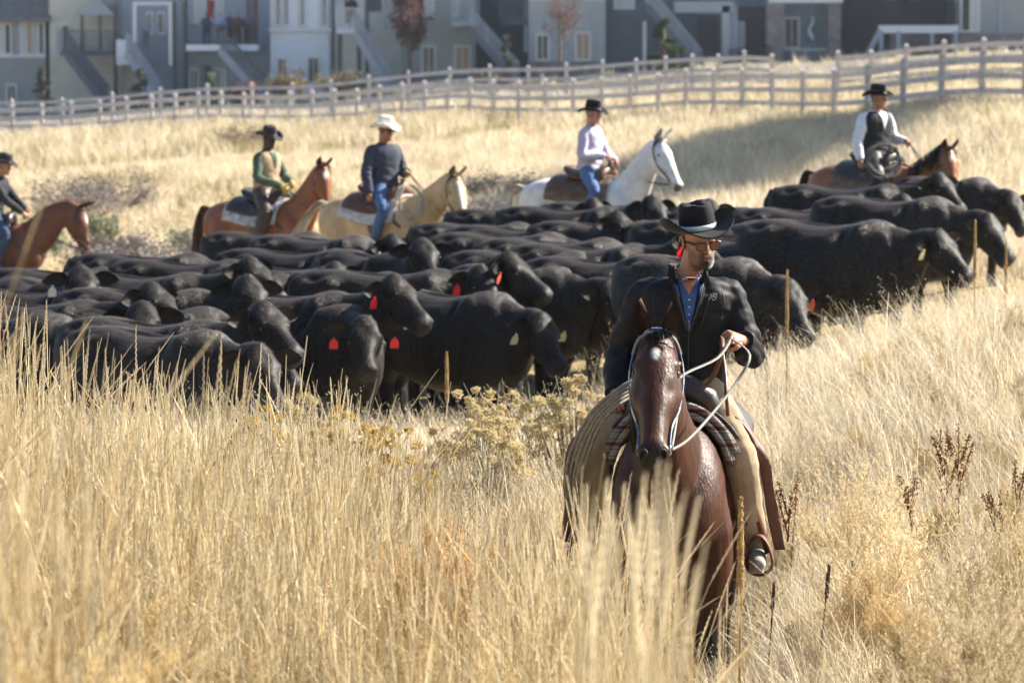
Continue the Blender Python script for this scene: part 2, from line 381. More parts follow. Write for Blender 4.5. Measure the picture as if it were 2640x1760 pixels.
def make_cow(name, neck, pitch, yaw, seed=0, lean=0, vox=.019):
    mb = MB(); rr = random.Random(seed)
    body_loft(mb, COW_BODY, et=.78, eb=.9)
    poll = neck[-1][:3]
    path_loft(mb, [(.50, 0, 1.02, .22, .29)] + neck)
    H = Head(poll, pitch, yaw)
    head_loft(mb, H, COW_HEAD)
    for s in (1, -1):
        k = .08 * s * (1 if seed % 2 else -1)
        mb.tube([(.46, .07 * s, 1.12), (.48, .15 * s, .98), (.50 + k * .3, .185 * s, .72), (.50 + k, .17 * s, .52), (.50 + k * 1.3, .165 * s, .40), (.49 + k * 1.2, .16 * s, .22), (.49 + k, .16 * s, .11), (.52 + k, .16 * s, 0.0)],
                [.06, .17, .13, .095, .07, .052, .06, .075], 12)
        mb.tube([(-.5, .06 * s, 1.2), (-.53, .13 * s, 1.06), (-.5, .185 * s, .84), (-.60 - k * .4, .185 * s, .66), (-.70 - k, .17 * s, .52), (-.67 - k, .165 * s, .3), (-.66 - k, .165 * s, .12), (-.62 - k, .165 * s, 0)],
                [.06, .19, .185, .125, .082, .056, .062, .075], 12)
    mb.tube([(-.82, 0, 1.27), (-.90, 0, 1.15), (-.92, .01, .8), (-.90, .02, .5)], [.05, .04, .028, .025], 8)
    mb.tube([(.5, 0, .62), (.74, 0, .66), (.90, 0, .86), (.97, 0, .98)], [.12, .11, .07, .04], 8)       # brisket
    V, F = fuse(mb, vox, 3)
    N = normals(V, F)
    for s in (1, -1):
        brush(V, N, (-.44, .30 * s, 1.27), (.10, .08, .07), .07)               # hook bones
        brush(V, N, (-.76, .13 * s, 1.22), (.07, .06, .07), .045)              # pin bones
        brush(V, N, (-.27, .31 * s, 1.17), (.12, .1, .13), -.085)              # hollow flank
        brush(V, N, (-.60, .22 * s, 1.30), (.11, .08, .06), -.045)             # between hook and pin
        brush(V, N, (.45, .22 * s, 1.24), (.09, .09, .16), .05)                # shoulder blade
        brush(V, N, (.29, .28 * s, 1.20), (.07, .12, .2), -.05)
        brush(V, N, (.62, .22 * s, 1.08), (.08, .1, .18), -.05)
        brush(V, N, (.06, .30 * s, 1.20), (.2, .07, .05), .012)
        brush(V, N, (-.56, .27 * s, .95), (.16, .1, .2), .03)                  # thigh
        for k in range(6): brush(V, N, (-.12 + k * .08, .34 * s, .9), (.02, .1, .22), .008)
    brush(V, N, (-.78, 0, 1.27), (.07, .04, .05), .04)
    brush(V, N, (-.1, 0, 1.3), (.34, .03, .05), .028)                          # spine
    L = H.loc(V)
    hm = (L[:, 0] > -.08) & (L[:, 0] < .6) & (np.abs(L[:, 1]) < .2) & (np.abs(L[:, 2] + .05) < .22)
    def hb(t, w, n, r, amt, d=None): brush(V, N, tuple(H.p(t, w, n)), r, amt, d)
    for s in (1, -1):
        hb(.17, .126 * s, .04, .045, .024)                                         # brow
        hb(.197, .138 * s, -.005, .024, -.018)
        hb(.31, .09 * s, -.02, (.07, .06, .06), -.018); hb(.24, .11 * s, -.15, (.06, .06, .06), .016)
        hb(.50, .065 * s, .02, .026, .014); hb(.525, .05 * s, .0, .018, -.03)
    hb(-.01, 0, .06, (.07, .09, .07), .022); hb(.14, 0, .09, .06, -.012)
    # rough coat
    for i in range(len(V)):
        p = V[i]; V[i] += N[i] * (.004 * noise.noise(Vector(p * 4)) + .0012 * noise.noise(Vector(p * 19)))
    cols = np.tile(np.array([.013, .012, .012]), (len(V), 1))
    L = H.loc(V)
    mz = np.clip((L[:, 0] - .44) / .05, 0, 1) * hm
    cols = cols * (1 - mz[:, None]) + np.array([.03, .03, .032]) * mz[:, None]
    # ears joined into the same mesh
    e = MB(); e.col = (.02, .019, .019)
    for s in (1, -1):
        tip = H.p(.07 + rr.uniform(-.03, .04), .335 * s, .0 + rr.uniform(-.05, .05)); base = H.p(.05, .12 * s, -.01)
        leaf_ear(e, base, tip, .072, H.a * .75 + H.n * .35 - H.w * s * .2, .5, col=(.036, .031, .029), col2=(.026, .022, .02), thick=.018, bulge=.85)  # ear backs lighter than the hide: sunlit edges put into the colour
    o = len(V); V = np.vstack([V, np.array(e.v)]); F = F + [tuple(i + o for i in f) for f in e.f]; cols = np.vstack([cols, np.array(e.c)])
    me = mesh_from(V, F, cols, name); me.materials.append(M_cow)
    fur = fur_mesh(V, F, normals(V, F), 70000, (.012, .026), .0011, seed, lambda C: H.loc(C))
    em = []
    for s in (1, -1):
        e_ = MB(); e_.ell(H.p(.195, .130 * s, .0), (.021, .016, .021), 10, 6, H.M); em.append(e_.mesh('eye')); em[-1].materials.append(M_eye)
    tags = []
    for s in (1, -1):
        t = MB(); c = H.p(.11, .25 * s, -.06)
        pts = [(-.02, .0), (.02, 0), (.035, -.03), (.035, -.085), (-.035, -.085), (-.035, -.03)]
        nrm = (H.a * .8 + H.n * .4).normalized(); dn = Vector((0, 0, 1)); dn = (dn - nrm * dn.dot(nrm)).normalized(); sx = dn.cross(nrm)
        fr = [c + sx * a + dn * b + nrm * .012 for a, b in pts]; bk = [p - nrm * .005 for p in fr]
        t.add(fr + bk, [tuple(range(6)), tuple(range(11, 5, -1))] + [(i, i + 6, (i + 1) % 6 + 6, (i + 1) % 6) for i in range(6)])
        t.tube([c + dn * .012 + nrm * .004, c + dn * .012 + nrm * .02], .009, 8)
        tags.append(t.mesh('ear_tag', False))
    return dict(me=me, eyes=em, tags=tags, H=H, fur=fur)

def hair_lock(mb, p0, pts, w, rr, seg=6, col=(1, 1, 1)):
    """one tapering flat lock along a polyline"""
    P = catmull([p0] + pts, 4); n = len(P); a = rr.uniform(0, 6.28); side = Vector((math.cos(a), math.sin(a), 0)); L = []
    for i, p in enumerate(P):
        t = i / (n - 1); ww = w * (1 - t) ** .7 * (.5 + .5 * min(1, t * 6))
        L += [Vector(p) - side * ww, Vector(p) + side * ww]
    mb.add(L, [(2 * i, 2 * i + 1, 2 * i + 3, 2 * i + 2) for i in range(n - 1)], col)

HORSE_BODY = [(-.88, 1.30, 1.08, .07), (-.83, 1.385, .98, .17), (-.70, 1.455, .92, .25), (-.52, 1.50, .89, .275), (-.32, 1.49, .87, .275), (-.1, 1.445, .82, .285), (.1, 1.43, .79, .29),
              (.27, 1.46, .78, .275), (.38, 1.505, .78, .25), (.5, 1.47, .80, .245), (.6, 1.38, .86, .235), (.68, 1.26, .94, .19), (.73, 1.16, 1.02, .10)]
HORSE_HEAD = [(-.05, .03, -.08, .05), (0, .06, -.11, .075), (.07, .082, -.16, .088), (.15, .09, -.20, .1), (.22, .088, -.215, .108), (.30, .078, -.20, .098), (.38, .066, -.155, .078), (.46, .056, -.118, .062),
              (.53, .05, -.095, .055), (.575, .052, -.088, .06), (.615, .045, -.09, .061), (.64, .025, -.085, .052), (.655, .0, -.06, .035)]
def make_horse(neck, pitch, yaw, colf, vox=.018, legs=(0, 0, 0, 0), roll=0, detail=False):
    """legs: forward swing of fore-left, fore-right, hind-left, hind-right. Returns dict with mesh and head frame"""
    mb = MB()
    body_loft(mb, HORSE_BODY, et=.9, eb=.95)
    poll = neck[-1][:3]
    path_loft(mb, [(.36, 0, 1.16, .2, .31)] + neck)
    H = Head(poll, pitch, yaw, roll)
    head_loft(mb, H, HORSE_HEAD, e=.85)
    for i, s in enumerate((1, -1)):
        k = legs[i]
        mb.tube([(.44, .05 * s, 1.3), (.46, .12 * s, 1.17), (.47, .15 * s, 1.0), (.44 + k * .25, .175 * s, .82), (.46 + k * .6, .16 * s, .66), (.47 + k, .155 * s, .50), (.47 + k * .85, .152 * s, .44), (.46 + k * .7, .15 * s, .3), (.46 + k * .5, .15 * s, .17), (.49 + k * .5, .15 * s, .09), (.51 + k * .5, .15 * s, .06), (.53 + k * .5, .15 * s, 0)],
                [.05, .13, .135, .11, .08, .062, .052, .038, .047, .042, .055, .065], 12)
        k = legs[i + 2]
        mb.tube([(-.52, .05 * s, 1.38), (-.55, .12 * s, 1.22), (-.48, .165 * s, 1.0), (-.54 + k * .3, .165 * s, .84), (-.66 + k * .6, .155 * s, .66), (-.74 + k, .15 * s, .54), (-.72 + k, .148 * s, .44), (-.71 + k, .148 * s, .3), (-.71 + k, .148 * s, .16), (-.67 + k, .148 * s, .08), (-.63 + k, .148 * s, 0)],
                [.06, .17, .182, .13, .082, .064, .05, .042, .05, .045, .066], 12)
    V, F = fuse(mb, vox, 3); N = normals(V, F)
    for s in (1, -1):
        brush(V, N, (.53, .2 * s, 1.12), (.08, .1, .13), .006)                   # point of shoulder
        brush(V, N, (.60, .1 * s, 1.02), (.12, .07, .13), .035)                  # breast muscles
        brush(V, N, (.33, .25 * s, 1.15), (.06, .08, .22), -.022)
        brush(V, N, (-.32, .27 * s, 1.13), (.1, .1, .14), -.025)
        brush(V, N, (-.40, .22 * s, 1.36), (.07, .07, .06), .015)
        brush(V, N, (.48, .17 * s, .86), (.1, .06, .1), .015)
    brush(V, N, (.72, 0, 1.05), (.1, .03, .16), -.035)                           # furrow between them
    brush(V, N, (.68, 0, 1.30), (.12, .04, .14), -.02)
    def hb(t, w, n, r, amt, d=None): brush(V, N, tuple(H.p(t, w, n)), r, amt, d)
    for s in (1, -1):
        hb(.155, .092 * s, .045, (.035, .035, .035), .020)                        # brow over the eye
        hb(.185, .105 * s, .012, .022, -.016)                                     # eye socket
        hb(.30, .07 * s, .05, (.05, .03, .05), -.012)
        hb(.27, .088 * s, -.035, (.09, .05, .05), .010)                           # facial crest
        hb(.40, .066 * s, -.03, (.07, .07, .05), -.012)
        hb(.24, .085 * s, -.13, (.07, .07, .07), .012)                            # cheek
        hb(.600, .050 * s, .012, (.026, .026, .03), .016); hb(.622, .044 * s, .006, (.014, .014, .02), -.034)   # nostril
        hb(.06, .06 * s, .06, .03, -.008)
    hb(.12, 0, .09, (.06, .05, .06), .006)
    hb(.60, 0, .04, .03, -.006)
    hb(.65, 0, -.055, .03, -.012)
    L = H.loc(V); cols = colf(V, L, N)
    e = MB()
    for s in (1, -1):
        c1, c2 = colf(np.array([list(H.p(.0, .05 * s, .2))]), np.array([[0, .05 * s, .14]]), None)[0], None
        leaf_ear(e, H.p(-.005, .055 * s, .035), H.p(-.035 + (.01 if s > 0 else -.01), .075 * s, .225), .038, H.a * .85 + H.w * s * .45, .75, n=9, col=tuple(c1 * (1.5 if c1[0] < .3 else .95)), col2=tuple(c1 * (.28 if c1[0] < .3 else .6)), thick=.009, bulge=.75)  # outer ear colour raised on dark coats to imitate sunlit rims
    o = len(V); V = np.vstack([V, np.array(e.v)]); F = F + [tuple(i + o for i in f) for f in e.f]; cols = np.vstack([cols, np.array(e.c)])
    me = mesh_from(V, F, cols, 'horse')
    fur = fur_mesh(V, F, normals(V, F), 110000, (.006, .013), .0009, 5, lambda C: H.loc(C), vcol=cols, lift=(.03, .22), jit=.16, mt=M_hfur) if detail else None
    return dict(me=me, H=H, neck=neck, fur=fur)
def neck_crest(neck, t):
    """point on top of the neck, 0 at withers, 1 at poll"""
    S = catmull([(.36, 0, 1.16, .2, .31)] + neck, 8); i = min(len(S) - 1, int(t * (len(S) - 1))); a = S[max(i - 1, 0)]; b = S[min(i + 1, len(S) - 1)]
    d = (Vector(b[:3]) - Vector(a[:3])).normalized(); u = Vector((0, 0, 1)) - d * d.z; u.normalize()
    return Vector(S[i][:3]) + u * (S[i][4] * .96), u, d, S[i][3]
def make_mane(hz, side, col, seed, n=220, length=.22, blow=(0, 0, 0), t0=.28):
    rr = random.Random(seed); mb = MB(); H = hz['H']
    for i in range(n):
        t = rr.uniform(t0, .98); p, u, d, hw = neck_crest(hz['neck'], t); w = u.cross(d) * side
        L = length * rr.uniform(.6, 1.15); f = rr.uniform(.8, 1.2)
        q = Vector(blow) * rr.uniform(.3, 1.2)
        c = tuple(x * rr.uniform(.7, 1.25) for x in col)
        hair_lock(mb, p - u * .02 - d * .0, [p + w * (hw * .55 * f) + u * .012 + q * .2, p + w * (hw * 1.0 * f + .015) - u * (L * .45) + q * .6, p + w * (hw * 1.05 * f + .01) - Vector((0, 0, L)) - d * rr.uniform(-.03, .05) + q], rr.uniform(.006, .014), rr, col=c)
    for i in range(n // 6):      # forelock
        y = rr.uniform(-.035, .035)
        hair_lock(mb, H.p(-.02, y, .055), [H.p(.015, y * 1.4 + .015, .098), H.p(rr.uniform(.03, .075), y * 2.0 + rr.uniform(.0, .06), .098)], rr.uniform(.005, .01), rr, col=tuple(x * rr.uniform(.7, 1.3) for x in col))
    return mb
def make_tail(col, seed, sweep=(0, 0), length=.95, n=150, raise_=.03):
    rr = random.Random(seed); mb = MB()
    for i in range(n):
        a = rr.uniform(0, 6.28); q = rr.uniform(.2, 1); ox = math.cos(a) * .05 * q; oy = math.sin(a) * .06 * q; L = length * rr.uniform(.7, 1.05)
        c = tuple(x * rr.uniform(.75, 1.2) for x in col)
        hair_lock(mb, Vector((-.83, oy * .4, 1.36 + ox * .3)), [Vector((-.95 - ox * .6, oy * .9, 1.36 + raise_ + ox * .4)), Vector((-1.04 + ox + sweep[0] * .4, oy * 1.4 + sweep[1] * .4, 1.12)), Vector((-1.04 + ox * 1.6 + sweep[0], oy * 1.7 + sweep[1], 1.36 - L))], rr.uniform(.012, .024), rr, col=c)
    return mb

M_cow = mat('black_hide', (.02, .019, .019), .5, .12, var=.3, vscale=5, bump=.08, bscale=90, bstretch=(1, 1, .35), attr=True, bdist=.01)
M_fur = mat('black_fur', (.02, .019, .019), .45, .34, attr=True, rand=.3)
M_eye = mat('dark_eye', (.008, .006, .005), .12, .6)
M_hfur = mat('horse_fur', (1, 1, 1), .5, .15, attr=True)
# ------------------------------------------------------------------ people (x forward, y left, z up, origin at the seat)
HEAD_R = [(-.118, .078, .0, .024), (-.106, .090, -.02, .042), (-.08, .090, -.05, .057), (-.045, .086, -.072, .065), (0, .086, -.09, .071), (.03, .089, -.1, .075), (.06, .082, -.1, .073), (.09, .06, -.085, .06), (.108, .03, -.055, .038), (.117, .005, -.025, .012)]
def frame(o, yaw=0, pitch=0, roll=0):
    return Matrix.Translation(Vector(o)) @ Matrix.Rotation(yaw, 4, 'Z') @ Matrix.Rotation(pitch, 4, 'Y') @ Matrix.Rotation(roll, 4, 'X')
def head_part(mb, M):
    rg = []
    for z, f, b, w in catmull(HEAD_R, 3):
        r = []
        for k in range(22):
            a = 2 * math.pi * k / 22; c = math.cos(a); s_ = math.sin(a)
            r.append(M @ Vector(((f + b) / 2 + c * (f - b) / 2, w * math.copysign(abs(s_) ** .85, s_), z)))
        rg.append(r)
    mb.rings(rg)
def sculpt_face(V, N, M):
    Mi = np.array(M.inverted()); Rm = np.array(M.to_3x3())
    def b(c, r, amt, d=None):
        # brush in head space
        L = V @ Mi[:3, :3].T + Mi[:3, 3]; rr = np.array(r if hasattr(r, '__len__') else (r, r, r))
        d2 = (((L - np.array(c)) / rr) ** 2).sum(1); w = np.exp(-d2 * 1.6)[:, None] * (d2 < 4)[:, None]
        V[:] = V + w * amt * (N if d is None else Rm @ np.array(d, float))
    b((.09, 0, -.018), (.03, .013, .03), .020, (1, 0, 0)); b((.10, 0, -.034), (.025, .015, .012), .014, (1, 0, -.1))
    for s in (1, -1):
        b((.10, .013 * s, -.038), (.02, .008, .008), .006)
        b((.088, .032 * s, .0), (.03, .02, .013), -.012, (1, 0, 0)); b((.092, .03 * s, .019), (.03, .024, .008), .005, (1, 0, 0))
        b((.07, .052 * s, -.025), (.03, .02, .02), .005); b((.06, .055 * s, -.065), (.03, .02, .02), -.005); b((.045, .055 * s, -.095), (.03, .02, .02), .004)
    b((.093, 0, -.060), (.02, .022, .006), .006, (1, 0, 0)); b((.093, 0, -.076), (.02, .02, .006), .006, (1, 0, 0)); b((.096, 0, -.068), (.02, .024, .0035), -.006, (1, 0, 0))
    b((.085, 0, -.108), (.02, .022, .014), .007, (1, 0, 0))
def ear_part(mb, M, col):
    for s in (1, -1):
        o = M @ Vector((-.012, .072 * s, -.005)); 
        mb.ell(o, (.018, .009, .033), 10, 6, M.to_3x3() @ Matrix.Rotation(.35 * s, 3, 'Z'), col)
        mb.tube([M @ Vector((-.012 + .019 * math.cos(a), .082 * s, -.005 + .033 * math.sin(a))) for a in [x * .5 - .9 for x in range(9)]], .005, 6, col=col)
def hand_part(mb, wrist, d, palm_n, curl, s, col, size=1.0):
    """wrist point, d = direction of the fingers, palm_n = direction the palm faces, curl 0 open .. 1 fist, s = +1 left hand"""
    d = Vector(d).normalized(); n = Vector(palm_n); n = (n - d * n.dot(d)).normalized(); w = d.cross(n) * s    # w points to the thumb side for +
    wr = Vector(wrist); k = size
    P = [(0, .024, .019), (.025, .032, .017), (.06, .040, .015), (.088, .040, .013)]
    rg = []
    for t, hw, hd in P:
        rg.append([wr + d * (t * k) + w * (math.cos(2 * math.pi * q / 12) * hw * k) + n * (math.sin(2 * math.pi * q / 12) * hd * k) for q in range(12)])
    mb.rings(rg, True, False, col)
    for i, (off, L) in enumerate(((.030, .072), (.010, .08), (-.011, .074), (-.031, .058))):
        p = wr + d * (.084 * k) + w * (off * k); pts = [p - d * .01]; a = 0
        dd = d.copy(); fr = (.42, .33, .25); pts.append(p)
        for j, q in enumerate(fr):
            a += curl * (1.15, 1.45, .9)[j] + .12
            dd = d * math.cos(a) + n * math.sin(a); p = p + dd * (L * q * k); pts.append(p.copy())
        mb.tube(pts, [.0095 * k, .0100 * k, .0092 * k, .0085 * k, .0068 * k], 8, col=col)
    p = wr + d * (.03 * k) + w * (.026 * k); t1 = (d * .7 + w * .6 + n * .3).normalized(); t2 = (d * (.8 - curl * .3) + n * (.3 + curl * .8) - w * .2 * curl).normalized()
    mb.tube([p, p + t1 * .035 * k, p + t1 * .035 * k + t2 * .03 * k, p + t1 * .035 * k + t2 * .03 * k + (t2 - w * .5 * curl).normalized() * .024 * k], [.013 * k, .0125 * k, .011 * k, .008 * k], 8, col=col)
def limb(mb, pts, rad, n=14):
    S = catmull([tuple(p) + (r,) for p, r in zip(pts, rad)], 5)
    mb.tube([s[:3] for s in S], [s[3] for s in S], n)

DEF = dict(lean=.03, tw=1.0, chest=(0, 0), shoulder_yaw=0, head=(0, 0, 0), neck_f=.0, hy=0, ly=0,
           elL=(.06, .33, .30), wrL=(.30, .16, .22), elR=(.06, -.33, .30), wrR=(.30, -.16, .22), kneeL=(.27, .32, -.17), ankL=(.14, .37, -.60), kneeR=(.27, -.32, -.17), ankR=(.14, -.37, -.60))
def torso_secs(q, g):
    l = q['lean']; tw = q['tw']; return [(0, 0, .0, .14 * tw + g, .10 + g), (0, 0, .06, .175 * tw + g, .125 + g), (.2 * l, 0, .16, .17 * tw + g, .12 + g), (.5 * l, 0, .28, .165 * tw + g, .113 + g), (.8 * l, 0, .40, .18 * tw + g, .122 + g), (l, 0, .50, .185 * tw + g, .118 + g), (l * 1.05, 0, .565, .155 * tw + g, .09 + g), (l * 1.1, 0, .60, .09 * tw + g * .7, .07 + g * .7)]
def torso(mb, q, g, z0=-1):
    rg = []; yaw = q['shoulder_yaw']
    for x, y, z, hw, hd in catmull(torso_secs(q, g), 4):
        if z < z0: continue
        r = []; a0 = yaw * min(1, z / .5)
        for k in range(28):
            c, s_ = sup(2 * math.pi * k / 28, .88); v = Matrix.Rotation(a0, 3, 'Z') @ Vector((c * hd, s_ * hw, 0)); r.append((x + v.x, y + v.y + q['ly'] * z / .55, z))
        rg.append(r)
    mb.rings(rg)
def shoulder(q, s):
    v = Matrix.Rotation(q['shoulder_yaw'], 3, 'Z') @ Vector((-.012, .162 * s * q['tw'], 0)); return Vector((q['lean'] + v.x, v.y + q['ly'], .522))
def arm(mb, q, s, g, upto=1.0, r=(.056, .054, .046, .042, .031)):
    S = shoulder(q, s); E = Vector(q['elL' if s > 0 else 'elR']); W = Vector(q['wrL' if s > 0 else 'wrR'])
    W2 = E + (W - E) * upto; I = Vector((q['lean'], .07 * s + q['ly'], .52))
    limb(mb, [I, S, (S + E) / 2, E, (E + W2) / 2, W2], [.035 + g, r[0] + g * .8, r[1] + g, r[2] + g, r[3] + g, r[4] + g])
    return W, (W - E).normalized()
def leg(mb, q, s, g, foot=True, stop=1.0):
    K = Vector(q['kneeL' if s > 0 else 'kneeR']); A = Vector(q['ankL' if s > 0 else 'ankR']); Hp = Vector((.02, .09 * s, .08)); A2 = K + (A - K) * stop
    limb(mb, [Vector((-.02, .04 * s, .09)), Hp, (Hp + K) / 2, K, K + (A2 - K) * .35, A2], [.07 + g, .095 + g, .085 + g, .062 + g, .06 + g, .042 + g])
    if foot: limb(mb, [A + Vector((-.02, 0, 0)), A + Vector((.05, .005 * s, -.045)), A + Vector((.17, .02 * s, -.06))], [.042 + g, .042 + g, .03 + g])
def folds(V, N, c, axis, amp, k, r):
    c = np.array(c, float); a = np.array(axis, float); a /= np.linalg.norm(a); D = V - c; t = D @ a; w = np.exp(-(D ** 2).sum(1) / (r * r))
    ph = np.array([2.2 * noise.noise(Vector(p * 7)) for p in V]); V += N * (w * amp * np.sin(t * k + ph))[:, None]
def wrinkle(V, N, amp, f=(14, 14, 14), seed=0, mask=None):
    for i in range(len(V)):
        p = V[i]; d = noise.noise(Vector((p[0] * f[0] + seed, p[1] * f[1], p[2] * f[2]))) + .5 * noise.noise(Vector((p[0] * f[0] * 2.1, p[1] * f[1] * 2.1 + seed, p[2] * f[2] * 2.1)))
        V[i] += N[i] * (amp * d * (1 if mask is None else mask[i]))
def brim_pt(a, t, rx, ry, r0x, r0y, curl, dip):
    c, s_ = math.cos(a), math.sin(a); x = (r0x + (rx - r0x) * t) * c; y = (r0y + (ry - r0y) * t) * s_
    up = abs(s_) ** 1.6 * curl * t ** 1.55; y *= 1 - .26 * (up / max(curl, .001)) * t
    return Vector((x, y, up - dip * c * c * t ** 1.3 - .008 * t))
def make_hat(parent, M, mt, band_m, rx=.195, ry=.178, curl=.075, dip=.02, h=.125, up=.040, tilt=0, roll=0):
    T = M @ Matrix.Translation((-.008, 0, up)) @ Matrix.Rotation(tilt, 4, 'Y') @ Matrix.Rotation(roll, 4, 'X')
    hat = MB(); n = 48; r0x, r0y = .103, .083
    rows = []
    for side in (0, 1):
        for i in range(9):
            t = i / 8; t = t if side == 0 else 1 - t
            rows.append([T @ (brim_pt(2 * math.pi * k / n, t, rx, ry, r0x, r0y, curl, dip) + Vector((0, 0, .0035 if side else -.0035))) for k in range(n)])
    # crown: wall then dented top
    for i in range(1, 15):
        t = i / 14; ring = []
        for k in range(n):
            a = 2 * math.pi * k / n; c, s_ = math.cos(a), math.sin(a)
            if t <= .62:
                q = t / .62; f = 1 - .10 * q ** 2 - .06 * max(0, q - .8) * 5 * .3; z = h * q; pinch = 1 - .22 * max(0, c) ** 2 * q ** 2 * abs(s_) ** .5
                ring.append(T @ Vector((r0x * f * c * 1.0, r0y * f * s_ * pinch, z + .006 * c * q)))
            else:
                q = (t - .62) / .38; f = .87 * (1 - q) ** .8 + .001
                x = r0x * f * c; y = r0y * f * s_ * (1 - .2 * max(0, c) ** 2)
                crease = .040 * math.exp(-(y / .022) ** 2) * (1 - .3 * max(0, -x / .1)) ; side = .02 * math.exp(-((abs(y) - .052) / .016) ** 2) * math.exp(-((x - .045) / .035) ** 2)
                ring.append(T @ Vector((x, y, h + .012 * math.sin(min(1, q * 3) * 1.57) - crease * min(1, q * 2.2) - side * min(1, q * 3))))
        rows.append(ring)
    hat.rings(rows, False)
    o = hat.build('hat', mt, parent)
    b = MB(); rr_ = []
    for z, g in ((.006, .0015), (.006, .005), (.030, .004), (.030, .0005)):
        rr_.append([T @ Vector(((r0x + g - .02 * z) * math.cos(2 * math.pi * k / n), (r0y + g - .02 * z) * math.sin(2 * math.pi * k / n), z)) for k in range(n)])
    b.rings(rr_, False); b.build('hat_band', band_m, o)
    return o
def sheet_on(V, F, grid, offset, dirn=(-1, 0, 0)):
    """project a grid of start points onto a skin and lift by offset: list of rows of points (None kept out)"""
    from mathutils.bvhtree import BVHTree
    bv = BVHTree.FromPolygons([tuple(v) for v in V], F); out = []
    for row in grid:
        r = []
        for p in row:
            hit = bv.ray_cast(Vector(p), Vector(dirn)); r.append(hit[0] - Vector(dirn) * offset + hit[1] * 0 if hit[0] is not None else Vector(p) + Vector(dirn) * .3)
        out.append(r)
    return out
def grid_mesh(mb, rows, thick=None, col=None):
    n = len(rows[0]); P = [p for r in rows for p in r]; F = [(i * n + j, i * n + j + 1, (i + 1) * n + j + 1, (i + 1) * n + j) for i in range(len(rows) - 1) for j in range(n - 1)]
    mb.add(P, F, col)
def solid(o, th, off=0.0):
    m = o.modifiers.new('thickness', 'SOLIDIFY'); m.thickness = th; m.offset = off; return o

